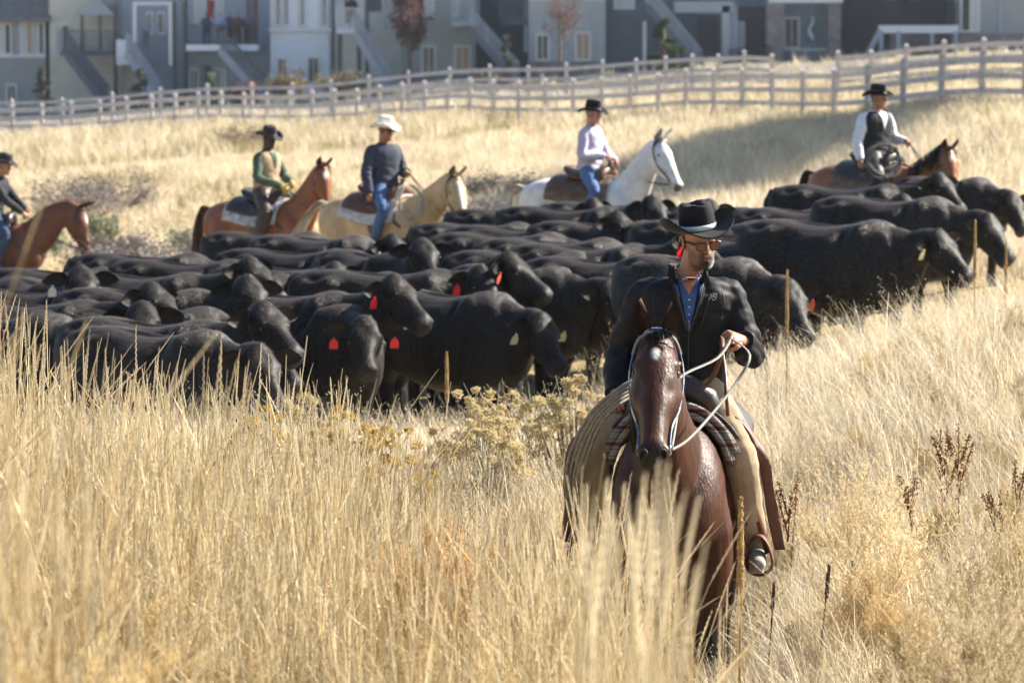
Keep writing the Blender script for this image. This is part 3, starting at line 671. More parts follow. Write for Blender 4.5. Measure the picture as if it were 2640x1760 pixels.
def make_person(loc, rz, q, cl, label, vox=.012, seed=0, main=False):
    q = dict(DEF, **q)
    Mh = frame((q['lean'] * 1.1 + .035 + q['neck_f'], q['hy'], .755 + q.get('hz', 0)), *[q['head'][i] for i in (0, 1, 2)])
    mb = MB(); torso(mb, q, -.012); head_part(mb, Mh)
    nb = Vector((q['lean'] * 1.1, q['ly'], .57)); mb.tube([nb, (nb + Mh @ Vector((-.03, 0, -.07))) / 2, Mh @ Vector((-.025, 0, -.04))], [.066, .058, .056], 14)
    ends = []
    for s in (1, -1): ends.append(arm(mb, q, s, -.006)); leg(mb, q, s, -.008)
    V, F = fuse(mb, vox * .75, 2); N = normals(V, F); sculpt_face(V, N, Mh)
    sk = np.array(cl['skin']); cols = np.tile(sk, (len(V), 1)); Mi = np.array(Mh.inverted()); L = V @ Mi[:3, :3].T + Mi[:3, 3]
    lips = np.exp(-((L[:, 2] + .068) / .010) ** 2) * np.exp(-(L[:, 1] / .022) ** 2) * (L[:, 0] > .07); cols = cols * (1 - .35 * lips[:, None] * np.array([.3, 1, .9]))
    if cl.get('beard') is not None:
        jl = (L[:, 0] > .0) & (L[:, 2] < .0) & (L[:, 2] > -.135)
        side = np.clip((np.abs(L[:, 1]) - .03) / .02, 0, 1); top = -.050 + .012 * side * 0; full = 1 / (1 + np.exp((L[:, 2] - (-.053 + .045 * np.clip((np.abs(L[:, 1]) - .035) / .03, 0, 1))) / .004)) 
        mouth = np.exp(-((L[:, 2] + .068) / .007) ** 4) * np.exp(-(L[:, 1] / .024) ** 4)
        jaw = np.clip((L[:, 0] - .0) / .03, 0, 1); fade = np.where(np.abs(L[:, 1]) > .034, .72, 1.0)
        nz = np.array([1.0 + .3 * noise.noise(Vector(p * 140)) for p in V])
        w = np.clip(full * (1 - mouth) * jaw * jl * fade * nz, 0, 1)[:, None]; cols = cols * (1 - w) + np.array(cl['beard']) * w
        V += N * (w * .004)
    if cl.get('hair') is not None:
        hr = (L[:, 2] > -.04) & (L[:, 0] < .01 - .0 * L[:, 2]) | (L[:, 2] > .062); hr &= (L[:, 2] > -.07)
        w = (hr * 1.0)[:, None]; cols = cols * (1 - w) + np.array(cl['hair']) * w
    e = MB(); ear_part(e, Mh, tuple(sk)); gl = cl.get('gloves')
    for s, (W, d) in zip((1, -1), ends):
        pn = q.get('palmL' if s > 0 else 'palmR', (0, -s * .8, -.6)); fd = q.get('handL' if s > 0 else 'handR', tuple(d))
        hm = e if not gl else MB()
        hand_part(hm, W - Vector(fd).normalized() * .005, fd, pn, q.get('curl', .85), s, gl or tuple(sk), 1.0 if not gl else 1.2)
        if gl: e.merge(hm)
    o = len(V); V2 = np.vstack([V, np.array(e.v)]); F2 = F + [tuple(i + o for i in f) for f in e.f]; cols = np.vstack([cols, np.array(e.c)])
    me = mesh_from(V2, F2, cols, 'person'); me.materials.append(M_skin)
    root = link('person', me, None, loc, (0, 0, rz)); tag(root, label, 'person', 'riders')
    for s in (1, -1):
        ey = MB(); ey.ell(Mh @ Vector((.0745, .032 * s, .0)), (.011, .0125, .0065), 10, 6, Mh.to_3x3()); ey.build('eye', M_eye, root)
    # clothes
    def garment(name, parts, mt, wr, f=(14, 14, 14), sm=2, vx=vox, colf=None):
        g = MB()
        for p in parts: p(g)
        Vg, Fg = fuse(g, vx, sm); Ng = normals(Vg, Fg); wrinkle(Vg, Ng, wr, f, seed)
        for s in (1, -1):
            for J, A, B in ((q['elL' if s > 0 else 'elR'], shoulder(q, s), q['wrL' if s > 0 else 'wrR']), (q['kneeL' if s > 0 else 'kneeR'], (0, .1 * s, .1), q['ankL' if s > 0 else 'ankR'])):
                folds(Vg, Ng, J, Vector(B) - Vector(A), .006 if Vector(J).z > 0 else .003, 95, .12); folds(Vg, Ng, (Vector(J) + Vector(A)) / 2, Vector(B) - Vector(A) + Vector((0, .2, .1)), .004, 60, .13)
        folds(Vg, Ng, (0, 0, .15), (0, .25, 1), .006, 70, .2)
        me = mesh_from(Vg, Fg, None if colf is None else colf(Vg), name); me.materials.append(mt); return link(name, me, root), Vg, Fg
    top = cl['top']; sl = cl.get('sleeve', top); g0 = cl.get('bulk', .014)
    def collar(g, r=.072, h=.05, gg=.0): 
        n0 = Vector((q['lean'] * 1.1 - .005, q['ly'], .565)); g.tube([n0, n0 + Vector((.004, 0, h * .6)), n0 + Vector((.008, 0, h))], [(r + .02, r + .02), (r, r), (r - .004, r - .004)], 18)
    jk = None
    if sl is top:
        parts = [lambda g: torso(g, q, g0, cl.get('hem', .07))] + [(lambda g, s=s: arm(g, q, s, g0, .97)) for s in (1, -1)] + ([] if cl.get('no_collar') else [lambda g: collar(g)])
        jk = garment(cl.get('top_name', 'shirt'), parts, top, cl.get('wr', .004), (9, 9, 16))
    else:
        garment('shirt', [lambda g: torso(g, q, .004, .06)] + [(lambda g, s=s: arm(g, q, s, g0 - .002, .97)) for s in (1, -1)] + [lambda g: collar(g, .066, .055)], sl, .005, (10, 10, 16))
        jk = garment('vest', [lambda g: torso(g, q, g0 + .004, cl.get('hem', .08))], top, .004, (9, 9, 14))
        Rv = Matrix.Rotation(q['shoulder_yaw'] * .9, 3, 'Z'); fv = Rv @ Vector((1, 0, 0)); vp = MB()
        rows_ = sheet_on(jk[1], jk[2], [[Rv @ Vector((.6, (.062 * (1 - i / 8) + .003) * (j / 3 - 1), 0)) + Vector((q['lean'], 0, .59 - .2 * i / 8)) for j in range(7)] for i in range(9)], .006, tuple(-fv)); grid_mesh(vp, rows_); solid(vp.build('shirt_front', sl, root), .006)
    lg = cl['legs']
    garment(cl.get('legs_name', 'trousers'), [(lambda g, s=s: leg(g, q, s, cl.get('lbulk', .006), False, .92)) for s in (1, -1)] + [lambda g: g.tube([(0, 0, .02), (0, 0, .12)], [(.12, .17), (.118, .168)], 20)], lg, .005, (10, 10, 12))
    for s in (1, -1):
        b = MB(); A = Vector(q['ankL' if s > 0 else 'ankR']); K = Vector(q['kneeL' if s > 0 else 'kneeR'])
        limb(b, [A + (K - A) * .35, A, A + Vector((.04, .004 * s, -.05)), A + Vector((.12, .015 * s, -.062)), A + Vector((.21, .03 * s, -.066))], [.056, .05, .05, .042, .026])
        b.box(A + Vector((-.015, 0, -.085)), (.06, .06, .05)); b.box(A + Vector((.10, .012 * s, -.1)), (.22, .075, .014))
        Vb, Fb = fuse(b, .010, 2); mb_ = mesh_from(Vb, Fb, None, 'boot'); mb_.materials.append(cl['boots']); link('boot', mb_, root)
    hp = cl.get('hat_p', {})
    make_hat(root, Mh, cl['hat'], cl['band'], **hp)
    if cl.get('shades'):
        gm = MB()
        for s in (1, -1):
            gm.box(Mh @ Vector((.104, .033 * s, .0)), (.006, .046, .03), Mh.to_3x3() @ Matrix.Rotation(.2 * s, 3, 'Z')); gm.bar(Mh @ Vector((.098, .058 * s, .008)), Mh @ Vector((-.005, .076 * s, .004)), .005, .008)
        gm.build('sunglasses', M_eye, root)
    return dict(root=root, M=Mh, q=q, jk=jk, V=V, F=F)
M_skin = mat('skin', (.5, .3, .2), .5, .4, attr=True, var=.07, vscale=60, bump=.15, bscale=350, bdist=.002)
# ------------------------------------------------------------------ tack
def surf(x, ang, off=0.0):
    xs = [s[0] for s in HORSE_BODY]; i = max(0, min(len(xs) - 2, int(np.searchsorted(xs, x)) - 1)); t = (x - xs[i]) / (xs[i + 1] - xs[i]); a = np.array(HORSE_BODY[i]); b = np.array(HORSE_BODY[i + 1]); s = a + (b - a) * t
    zc = s[2] + (s[1] - s[2]) * .52; e = .9; c = math.cos(ang); sn = math.sin(ang)
    y = (s[3] + off) * math.copysign(abs(sn) ** e, sn); z = zc + (s[1] - zc + off) * math.copysign(abs(c) ** e, c)
    return Vector((x, y, z))
def drape(mb, x0, x1, a0, off, nx=10, na=26, col=None, sag=0.0):
    rows = []
    for i in range(nx + 1):
        x = x0 + (x1 - x0) * i / nx; rows.append([surf(x, -a0 + 2 * a0 * j / na, off + sag * abs(j / na * 2 - 1)) for j in range(na + 1)])
    grid_mesh(mb, rows, col=col)
def strap(mb, pts, w, th=.004, nrm=None, n=5):
    """flat strap along points"""
    S = [Vector(p) for p in catmull([tuple(p) for p in pts], n)]; rg = []; pu = None
    for i, p in enumerate(S):
        t = (S[min(i + 1, len(S) - 1)] - S[max(i - 1, 0)]).normalized()
        u = Vector(nrm) if nrm is not None else (pu or Vector((0, 0, 1))); u = u - t * u.dot(t)
        if u.length < 1e-4: u = Vector((1, 0, 0)) - t * t.x
        u.normalize(); pu = u; sx = t.cross(u)
        rg.append([p + sx * w / 2 + u * th / 2, p - sx * w / 2 + u * th / 2, p - sx * w / 2 - u * th / 2, p + sx * w / 2 - u * th / 2])
    mb.rings(rg)
def coil(mb, c, rx, rz, nrm, loops, r, seed, spread=.03, n=40):
    rr = random.Random(seed); nr = Vector(nrm).normalized(); u = Vector((0, 0, 1)) - nr * nr.z; u.normalize(); w = nr.cross(u)
    for k in range(loops):
        a0 = rr.uniform(-.12, .12); f = rr.uniform(.72, 1.06); cc = Vector(c) + nr * rr.uniform(-spread, spread) + u * (rz * (1 - f)) + w * rr.uniform(-.02, .02)
        P = [cc + w * (math.cos(a) * rx * f) + u * (math.sin(a + a0) * rz * f) + nr * (.02 * math.sin(a * 2 + k)) for a in [2 * math.pi * i / n for i in range(n)]]
        mb.tube(P, r, 6, closed=True)
def make_tack(ob, hz, S, cfg):
    """saddle, blanket and bridle of one horse: things of their own standing on it"""
    Mw = ob.matrix_basis.copy()
    def thing(name, label, cat):
        e = empty(name); e.matrix_basis = Mw; return tag(e, label, cat, name.replace('_', ' ') + 's on the horses')
    if cfg.get('blanket'):
        m, lb, layers = cfg['blanket']
        b = thing('saddle_blanket', lb, 'blanket')
        for i in range(layers):
            g = MB(); drape(g, -.40 + .02 * i, .40 - .015 * i, R(cfg.get('drop', 80) - 6 * i), .028 + .030 * i, sag=.01); o = g.build('blanket_layer', m[min(i, len(m) - 1)], b); solid(o, .024)
            for s in (1,):      # rolled front edge
                e = MB(); P = [surf(.40 - .015 * i, -R(cfg.get('drop', 80) - 6 * i) + 2 * R(cfg.get('drop', 80) - 6 * i) * j / 30, .030 + .030 * i) for j in range(31)]; e.tube(P, .0165, 8); e.build('rolled_edge', m[min(i, len(m) - 1)], o)
    sd = thing('saddle', cfg['saddle_label'], 'saddle'); lm = cfg['leather']; k0 = .03 * (cfg['blanket'][2] if cfg.get('blanket') else 1)
    g = MB(); drape(g, -.36, .33, R(60), .03 + k0); solid(g.build('skirt', lm, sd), .014)
    g = MB(); z = 1.44 + k0
    path_loft(g, [(.26, 0, z + .10, .10, .05), (.14, 0, z + .06, .14, .045), (-.0, 0, z + .045, .165, .045), (-.13, 0, z + .08, .18, .05), (-.21, 0, z + .15, .17, .035), (-.235, 0, z + .185, .10, .014)]); g.build('seat', lm, sd)
    g = MB(); g.tube([(.28, -.20, z - .02), (.29, -.15, z + .08), (.29, -.07, z + .13), (.29, 0, z + .14), (.29, .07, z + .13), (.29, .15, z + .08), (.28, .20, z - .02)], [.035, .055, .058, .055, .058, .055, .035], 12); g.build('fork', lm, sd)
    g = MB(); g.tube([(.29, 0, z + .13), (.31, 0, z + .19), (.325, 0, z + .225), (.327, 0, z + .23), (.33, 0, z + .245)], [.03, .022, .02, .043, .038], 14); g.build('horn', cfg.get('horn_m', lm), sd)
    seat = S
    for s in (1, -1):
        A = Vector(cfg['q']['ankL' if s > 0 else 'ankR']) + seat; K = Vector(cfg['q']['kneeL' if s > 0 else 'kneeR']) + seat
        g = MB(); strap(g, [(.10, .27 * s, 1.42), (.13, .30 * s, 1.2), (A.x + .02, A.y - .06 * s, (A.z + 1.2) / 2), (A.x + .04, A.y - .045 * s, A.z + .1)], .15, .008, (0, s, 0)); g.build('fender', lm, sd)
        g = MB(); c = A + Vector((.08, .01 * s, -.04)); P = [c + Vector((.0, .062 * math.cos(a) * (1 - .25 * max(0, math.sin(a))), (.115 if math.sin(a) > 0 else .062) * math.sin(a))) for a in [2 * math.pi * i / 20 for i in range(20)]]
        g.tube(P, [(.042, .008)] * 20, 8, closed=True, up=(1, 0, 0)); st = g.build('stirrup', cfg.get('stir_m', lm), sd)
    if cfg.get('breast', True):
        g = MB(); P = [surf(.30, R(62), .02), Vector((.5, .225, 1.18)), Vector((.66, .16, 1.12)), Vector((.745, 0, 1.08)), Vector((.66, -.16, 1.12)), Vector((.5, -.225, 1.18)), surf(.30, -R(62), .02)]
        S_ = catmull([tuple(p) for p in P], 6); g.tube([p * np.array([1.02, 1.08, 1]) for p in S_], [(.022, .005)] * len(S_), 6, up=(0, 0, 1)); g.build('breast_strap', lm, sd)
    # bridle
    H = hz['H']; br = thing('bridle', cfg['bridle_label'], 'bridle'); bm = cfg['bridle_m']; bw = cfg.get('bw', .018)
    for s in (1, -1):
        g = MB(); strap(g, [H.p(-.03, 0, .058), H.p(-.015, .05 * s, .055), H.p(.05, .098 * s, .0), H.p(.15, .116 * s, -.045), H.p(.30, .104 * s, -.06), H.p(.42, .073 * s, -.05), H.p(.53, .066 * s, -.045)], bw, .006, tuple(H.w * s)); g.build('cheek_strap', bm[0], br)
        g = MB(); c = H.p(.545, .068 * s, -.05); g.tube([c + H.a * (.022 * math.cos(a)) + H.n * (.022 * math.sin(a)) for a in [2 * math.pi * i / 12 for i in range(12)]], .004, 6, closed=True); g.build('bit_ring', M_steel, br)
    g = MB(); strap(g, [H.p(.055, .105 * s, -.01) if 0 else H.p(.055, -.103, -.01), H.p(.035, -.08, .062), H.p(.028, -.045, .092), H.p(.026, 0, .098), H.p(.028, .045, .092), H.p(.035, .08, .062), H.p(.055, .103, -.01)], bw * .9, .005, tuple(H.n)); g.build('browband', bm[-1], br)
    if cfg.get('noseband'):
        g = MB(); strap(g, [H.p(.42, .078 * c_, .0 + .068 * s_ - .03) for c_, s_ in [(math.cos(a), math.sin(a) * 1.4) for a in [2 * math.pi * i / 16 for i in range(17)]]], bw, .005, None, 2); g.build('noseband', bm[0], br)
    for s in (1, -1):
        eys = MB(); eys.ell(H.p(.182, .089 * s, .010), (.021, .014, .016), 12, 8, H.M); eys.build('eye', M_eye, ob)
    return sd, br

M_steel = mat('steel', (.55, .55, .55), .3, metal=1)
def horse_col(base, dark, mz, legs_black=0.0, star=None, stripe=0, dk=.5, mzt=.5, seed=0, dapple=None):
    base = np.array(base); dark = np.array(dark); mz = np.array(mz)
    def f(V, L, N):
        n = np.array([.5 + .5 * noise.noise(Vector((p[0] * 2.3, p[1] * 2.3, p[2] * 2.3 + seed))) for p in V])[:, None]
        c = base * (.82 + .36 * n)
        lg = (np.clip((.72 - V[:, 2]) / .16, 0, 1) * legs_black)[:, None]; c = c * (1 - lg) + dark * lg
        m = np.clip((L[:, 0] - mzt) / .08, 0, 1) * (np.abs(L[:, 1]) < .12) * (np.abs(L[:, 2]) < .2); c = c * (1 - m[:, None]) + mz * m[:, None]
        if star:
            w = np.exp(-(((L[:, 0] - star[0]) / star[1]) ** 2 + (L[:, 1] / star[2]) ** 2) ** 2) * (L[:, 2] > .02)
            if stripe: w = np.maximum(w, np.exp(-((L[:, 1] - .006 * np.sin(L[:, 0] * 40)) / stripe) ** 4) * (L[:, 0] > .12) * (L[:, 0] < .56) * (L[:, 2] > .02) * .35)
            c = c * (1 - w[:, None]) + np.array([.75, .72, .68]) * w[:, None]
        ns = np.exp(-((L[:, 0] - .622) / .015) ** 2 - ((np.abs(L[:, 1]) - .044) / .012) ** 2 - ((L[:, 2] - .004) / .02) ** 2)[:, None]; c = c * (1 - np.clip(1.4 * ns, 0, 1)) + .002 * np.clip(1.4 * ns, 0, 1)
        return c
    return f
def coat(name, rough=.43, spec=.3):
    return mat(name, (1, 1, 1), rough, spec, attr=True, var=.16, vscale=7, bump=.22, bscale=130, bstretch=(1, 1, .22), bdist=.006, rvar=.08)
M_coat = coat('horse_coat'); M_coat_dull = coat('horse_coat_dull', .55, .3)
M_hair = mat('horse_hair', (1, 1, 1), .5, .2, attr=True)
M_lea = mat('brown_leather', (.10, .045, .025), .45, .5, var=.25, vscale=14, bump=.2, bscale=120)
M_lea_r = mat('red_brown_leather', (.125, .05, .034), .5, .3, var=.25, vscale=14, bump=.25, bscale=90)
M_lea_d = mat('dark_leather', (.03, .022, .02), .42, .5, var=.3, vscale=12, bump=.2, bscale=120)
M_lea_o = mat('tan_leather', (.30, .14, .06), .45, .5, var=.2, vscale=12)
M_rope = mat('grey_rope', (.25, .225, .19), .8, .2, var=.3, vscale=60, bump=.8, bscale=160, bstretch=(1, 1, 2.5), bdist=.004)
M_rope_w = mat('pale_rope', (.55, .47, .36), .8, .2, var=.2, vscale=50, bump=.6, bscale=160, bdist=.004)
M_hat_k = mat('black_felt', (.010, .010, .012), .8, .12, sheen=.08, bump=.1, bscale=300, bdist=.002)
M_hat_g = mat('dark_grey_felt', (.04, .037, .04), .8, .2, sheen=.1)
M_hat_w = mat('white_straw', (.80, .78, .72), .7, .3, bump=.3, bscale=250, bdist=.002)
M_band_w = mat('pale_band', (.62, .62, .62), .4, .5)
M_band_k = mat('dark_band', (.03, .028, .028), .6)
M_denim = mat('blue_denim', (.085, .15, .29), .85, .2, var=.3, vscale=9, bump=.3, bscale=260, bdist=.003)
M_denim_d = mat('dark_denim', (.035, .06, .12), .85, .2, var=.3, vscale=9)
M_boot = mat('boot_leather', (.14, .075, .045), .5, .5, var=.2, vscale=20)

def place_horse(x, y, z, rz, sc, hz, mt, label, mane, tail, group='ridden horses'):
    hz['me'].materials.append(mt); o = link('horse', hz['me'], None, (x, y, z), (0, 0, rz)); o.scale = (sc, sc, sc); tag(o, label, 'horse', group)
    if mane is not None: mane.build('mane', M_hair, o)
    if tail is not None: tail.build('tail', M_hair, o)
    return o
def ride(hroot, S, sc, q, cl, label, **kw):
    """put a rider on a horse: seat point S in the horse's own frame"""
    M = Matrix.Translation(hroot.location) @ Matrix.Rotation(hroot.rotation_euler.z, 4, 'Z'); p = M @ (Vector(S) * sc)
    return make_person(p, hroot.rotation_euler.z, q, cl, label, **kw)

def neck_bend(ts, yaw=0.0):
    """neck control points with the upper part swung by yaw about the withers"""
    out = []
    for i, (x, z, hw, hd) in enumerate(ts):
        k = (i + 1) / len(ts); a = yaw * k * .6; dx = x - .45
        out.append((.45 + dx * math.cos(a), dx * math.sin(a), z, hw, hd))
    return out
NECK_UP = [(.60, 1.36, .145, .25), (.76, 1.58, .11, .19), (.89, 1.78, .088, .15), (.97, 1.89, .078, .118), (1.0, 1.94, .06, .08)]
NECK_MID = [(.64, 1.34, .145, .24), (.85, 1.50, .11, .185), (1.03, 1.64, .09, .15), (1.13, 1.72, .078, .118), (1.17, 1.75, .06, .08)]
NECK_ARCH = [(.66, 1.34, .15, .25), (.86, 1.52, .115, .20), (1.06, 1.60, .092, .155), (1.17, 1.59, .078, .12), (1.22, 1.57, .06, .08)]
SEAT = Vector((.04, 0, 1.53))
# ------------------------------------------------------------------ fences
M_fence = mat('weathered_fence', (.52, .485, .475), .85, .2, var=.2, vscale=3, bump=.4, bscale=30, bstretch=(1, 1, 6))
def fence(name, line, label, spacing, rails, hp=1.32, gaps=()):
    P = [at(u, HOR + 60, Y) for u, Y in line]; S = catmull([(p.x, p.y) for p in P], 24); D = [0]
    for a, b in zip(S, S[1:]): D.append(D[-1] + math.hypot(*(b - a)))
    n = int(D[-1] / spacing); pts = []
    for k in range(n + 1):
        d = D[-1] * k / n; i = min(len(D) - 2, max(0, int(np.searchsorted(D, d)) - 1)); t = (d - D[i]) / (D[i + 1] - D[i] + 1e-9); q = S[i] + (S[i + 1] - S[i]) * t; pts.append(Vector((q[0], q[1], ground(q[0], q[1]) + .0)))
    root = empty(name, tuple(pts[0])); tag(root, label, 'fence'); o0 = pts[0]; rr = random.Random(len(pts))
    pm = MB(); pm.box((0, 0, hp / 2 - .1), (.15, .15, hp + .2)); pm.add([(-.09, -.09, hp), (.09, -.09, hp), (.09, .09, hp), (-.09, .09, hp), (0, 0, hp + .07)], [(0, 1, 4), (1, 2, 4), (2, 3, 4), (3, 0, 4), (3, 2, 1, 0)]); pme = pm.mesh('post', False); pme.materials.append(M_fence)
    for p in pts:
        o = link('post', pme, root, p - o0, (0, 0, rr.uniform(-.06, .06))); o.scale = (1, 1, rr.uniform(.97, 1.03))
    for a, b in zip(pts, pts[1:]):
        for h in rails:
            g = MB(); dz = rr.uniform(-.012, .012); g.bar(a - o0 + Vector((0, -.085, h + dz)), b - o0 + Vector((0, -.085, h - dz)), .05, .145); g.build('rail', M_fence, root, smooth=False)
    return pts
fence('rail_fence', [(2760, 92), (2320, 101), (1980, 110), (1650, 120), (1320, 130), (990, 142), (660, 154), (300, 166), (-120, 176)], 'long weathered three rail fence crossing behind the riders', 2.3, (.42, .80, 1.18), 1.36)
fence('rail_fence', [(2760, 112), (2400, 122), (2160, 130)], 'upper stretch of rail fence below the right-hand houses', 3.0, (.45, .85, 1.25), 1.42)
fence('rail_fence', [(1990, 136), (1660, 150), (1320, 160), (990, 168), (660, 176), (300, 182), (-100, 187)], 'farther rail fence line seen through the long one, below the houses', 3.0, (.45, .85, 1.25), 1.42)

# ------------------------------------------------------------------ houses (view pixels at a facade distance)
def siding(name, col, sc=5.0, rough=.8):
    m = mat(name, col, rough, .3, var=.05, vscale=2); nt = m.node_tree; tc = nd(nt, 'ShaderNodeTexCoord'); w = nd(nt, 'ShaderNodeTexWave'); w.bands_direction = 'Z'; w.wave_profile = 'SAW'; w.inputs['Scale'].default_value = sc
    nt.links.new(tc.outputs['Object'], w.inputs['Vector']); bp = nd(nt, 'ShaderNodeBump'); bp.inputs['Strength'].default_value = .9; bp.inputs['Distance'].default_value = .03; nt.links.new(w.outputs[0], bp.inputs['Height']); nt.links.new(bp.outputs[0], nt.nodes['Principled BSDF'].inputs['Normal']); return m
S_ = dict(beige=siding('beige_siding', (.44, .47, .52)), cream=siding('cream_siding', (.74, .73, .66), 2.2), bluegrey=siding('blue_grey_siding', (.46, .54, .66)), white=mat('white_board', (.80, .85, .92), .7, var=.04, vscale=3),
          creamw=siding('pale_siding', (.80, .81, .78), 2.2), sage=siding('sage_siding', (.47, .52, .53)), lgrey=siding('light_grey_siding', (.54, .59, .64)), slate=siding('slate_siding', (.20, .24, .295)), steel=siding('steel_siding', (.32, .38, .44)),
          brown=siding('dark_brown_siding', (.17, .17, .185)), grey=siding('grey_siding', (.40, .44, .49)), dblue=mat('dark_porch', (.08, .095, .125), .8), trim=mat('white_trim', (.74, .75, .77), .6), glass=mat('window_glass', (.02, .028, .034), .12, .6), warm=mat('warm_blind', (.50, .34, .22), .6),
          pale=mat('pale_blind', (.60, .62, .62), .6), roof=mat('shingles', (.20, .19, .185), .9, var=.25, vscale=3, bump=.5, bscale=9), deck=mat('deck_grey', (.34, .38, .45), .8), deckd=mat('deck_dark', (.13, .145, .175), .8), stone=mat('stone_veneer', (.19, .165, .16), .9, col2=(.32, .29, .27), vscale=2.4, bump=.5, bscale=7), post=mat('dark_post', (.12, .105, .105), .8), iron=mat('black_iron', (.02, .02, .022), .5))
class House:
    def __init__(s, name, label, Y, u, v): s.Y = Y; s.o = av(u, v, Y); s.root = empty(name, tuple(s.o)); tag(s.root, label, 'house', 'houses behind the fence')
    def p(s, u, v, d=0): return av(u, v, s.Y) + Vector((0, -d, 0)) - s.o
    def rect(s, name, m, u0, v0, u1, v1, d=0, t=.2, par=None, build=True):
        a = s.p(u0, v0, 0); b = s.p(u1, v1, 0); g = MB(); g.box(((a.x + b.x) / 2, -d + t / 2, (a.z + b.z) / 2), (abs(b.x - a.x), t, abs(a.z - b.z))); return g.build(name, S_[m], par or s.root, False)
    def body(s, m, u0, v0, u1, v1, d=0, deep=9.0): return s.rect('wall', m, u0, v0, u1, v1, d, deep)
    def win(s, u0, v0, u1, v1, l='glass', r='glass', d=0, trim='trim'):
        a = s.p(u0, v0); b = s.p(u1, v1); x0, x1, z1, z0 = a.x, b.x, a.z, b.z; w = .10; g = MB(); y = -d - .04
        for c, q in ((((x0 + x1) / 2, y, z1), (x1 - x0 + w, .1, w)), (((x0 + x1) / 2, y, z0), (x1 - x0 + w, .12, w)), ((x0, y - .003, (z0 + z1) / 2), (w, .1, z1 - z0)), ((x1, y - .003, (z0 + z1) / 2), (w, .1, z1 - z0)), (((x0 + x1) / 2, y + .003, (z0 + z1) / 2), (.05, .1, z1 - z0))): g.box(c, q)
        wd = g.build('window', S_[trim], s.root, False)
        for k, m in enumerate((l, r)):
            g = MB(); xa = x0 + (x1 - x0) / 2 * k; g.box((xa + (x1 - x0) / 4, -d - .015, (z0 + z1) / 2), ((x1 - x0) / 2, .03, z1 - z0)); g.build('pane', S_[m], wd, False)
    def rail(s, a, b, m, h=1.0, gap=.14):
        """picket railing between two points (slanted or level)"""
        a = Vector(a); b = Vector(b); g = MB(); r_ = Vector((0, 0, h)); g.bar(a + r_, b + r_, .07, .06); g.bar(a + Vector((0, 0, .1)), b + Vector((0, 0, .1)), .05, .06); n = max(2, int((b - a).length / gap))
        for i in range(n + 1): p = a.lerp(b, i / n); g.bar(p + Vector((0, 0, .1)), p + r_, .075 if i % 9 == 0 else .045, .045, (0, 1, 0))
        return g.build('railing', S_[m], s.root, False)
    def stair(s, u0, v0, u1, v1, m, mr, d=1.4, w=1.1, n=14):
        a = s.p(u0, v0); b = s.p(u1, v1); a.y = b.y = -d
        for k, y in enumerate((-d, -d - w)):
            g = MB(); g.bar((a.x, y, a.z - .1), (b.x, y, b.z - .1), .06, .34, (0, 1, 0) if 0 else (0, 0, 1)); g.build('stringer', S_[m], s.root, False); s.rail((a.x, y, a.z), (b.x, y, b.z), mr)
        for i in range(n):
            t = (i + .5) / n; g = MB(); q = a.lerp(b, t); g.box((q.x, -d - w / 2, q.z), (abs(b.x - a.x) / n * 1.1, w - .08, .05)); g.box((q.x - abs(b.x - a.x) / n * .5, -d - w / 2, q.z + abs(a.z - b.z) / n * .5), (.03, w - .09, abs(a.z - b.z) / n * .9)); g.build('tread', S_[m], s.root, False)
    def deck(s, u0, v, u1, m, d=2.6, mr=None, t=.28, posts=True, pm='post', vbase=None):
        a = s.p(u0, v); b = s.p(u1, v); g = MB(); g.box(((a.x + b.x) / 2, -d / 2, a.z), (b.x - a.x, d, t)); g.build('deck', S_[m], s.root, False)
        if mr: s.rail((a.x, -d + .05, a.z + t / 2), (b.x, -d + .05, a.z + t / 2), mr)
        if posts:
            for x in (a.x + .15, b.x - .15): g = MB(); g.box((x, -d + .2, (a.z - t / 2 - 1.6) / 1 if 0 else (a.z - 3.4) / 1 + 1.55), (.22, .22, 3.4)); g.build('post', S_[pm], s.root, False)
    def pst(s, m, u0, v0, u1, v1, d): return s.rect('post', m, u0, v0, u1, v1, d, abs(s.p(u1, 0).x - s.p(u0, 0).x))
    def roof(s, u0, u1, v, m='roof', over=8, h=2.2, deep=9):
        a = s.p(u0 - over, v); b = s.p(u1 + over, v); y0, y1 = -.6, deep + .6; g = MB(); ym = (y0 + y1) / 2; z = a.z
        g.add([(a.x, y0, z), (b.x, y0, z), (b.x, ym, z + h), (a.x, ym, z + h), (a.x, y1, z), (b.x, y1, z), (a.x, y0, z - .2), (b.x, y0, z - .2), (a.x, y1, z - .2), (b.x, y1, z - .2)], [(0, 1, 2, 3), (3, 2, 5, 4), (0, 6, 7, 1), (4, 5, 9, 8), (0, 3, 4, 8, 6), (1, 7, 9, 5, 2), (6, 8, 9, 7)]); g.build('roof', S_[m], s.root, False)
TOPV = -150
h = House('house', 'beige house at the far left with low roof and bright corner windows', 202, 50, 252)
h.body('beige', -120, 42, 106, 262); h.roof(-120, 106, 42, over=10, h=2.6); h.win(-2, 55, 26, 125, 'pale', 'glass'); h.win(48, 52, 76, 125, 'pale', 'warm'); h.win(78, 52, 102, 125, 'pale', 'glass'); h.win(16, 195, 38, 242); h.rect('ledge', 'trim', -60, 127, 106, 133, .12, .14)
h = House('house', 'yellowish sided house with gabled porch and shadowed stairs, second from left', 201, 190, 250)
h.body('cream', 107, TOPV, 276, 262, -.8); h.roof(107, 276, TOPV); h.win(122, 58, 156, 127, 'pale', 'glass', -.8); h.win(255, 45, 268, 100, 'glass', 'glass', -.8)
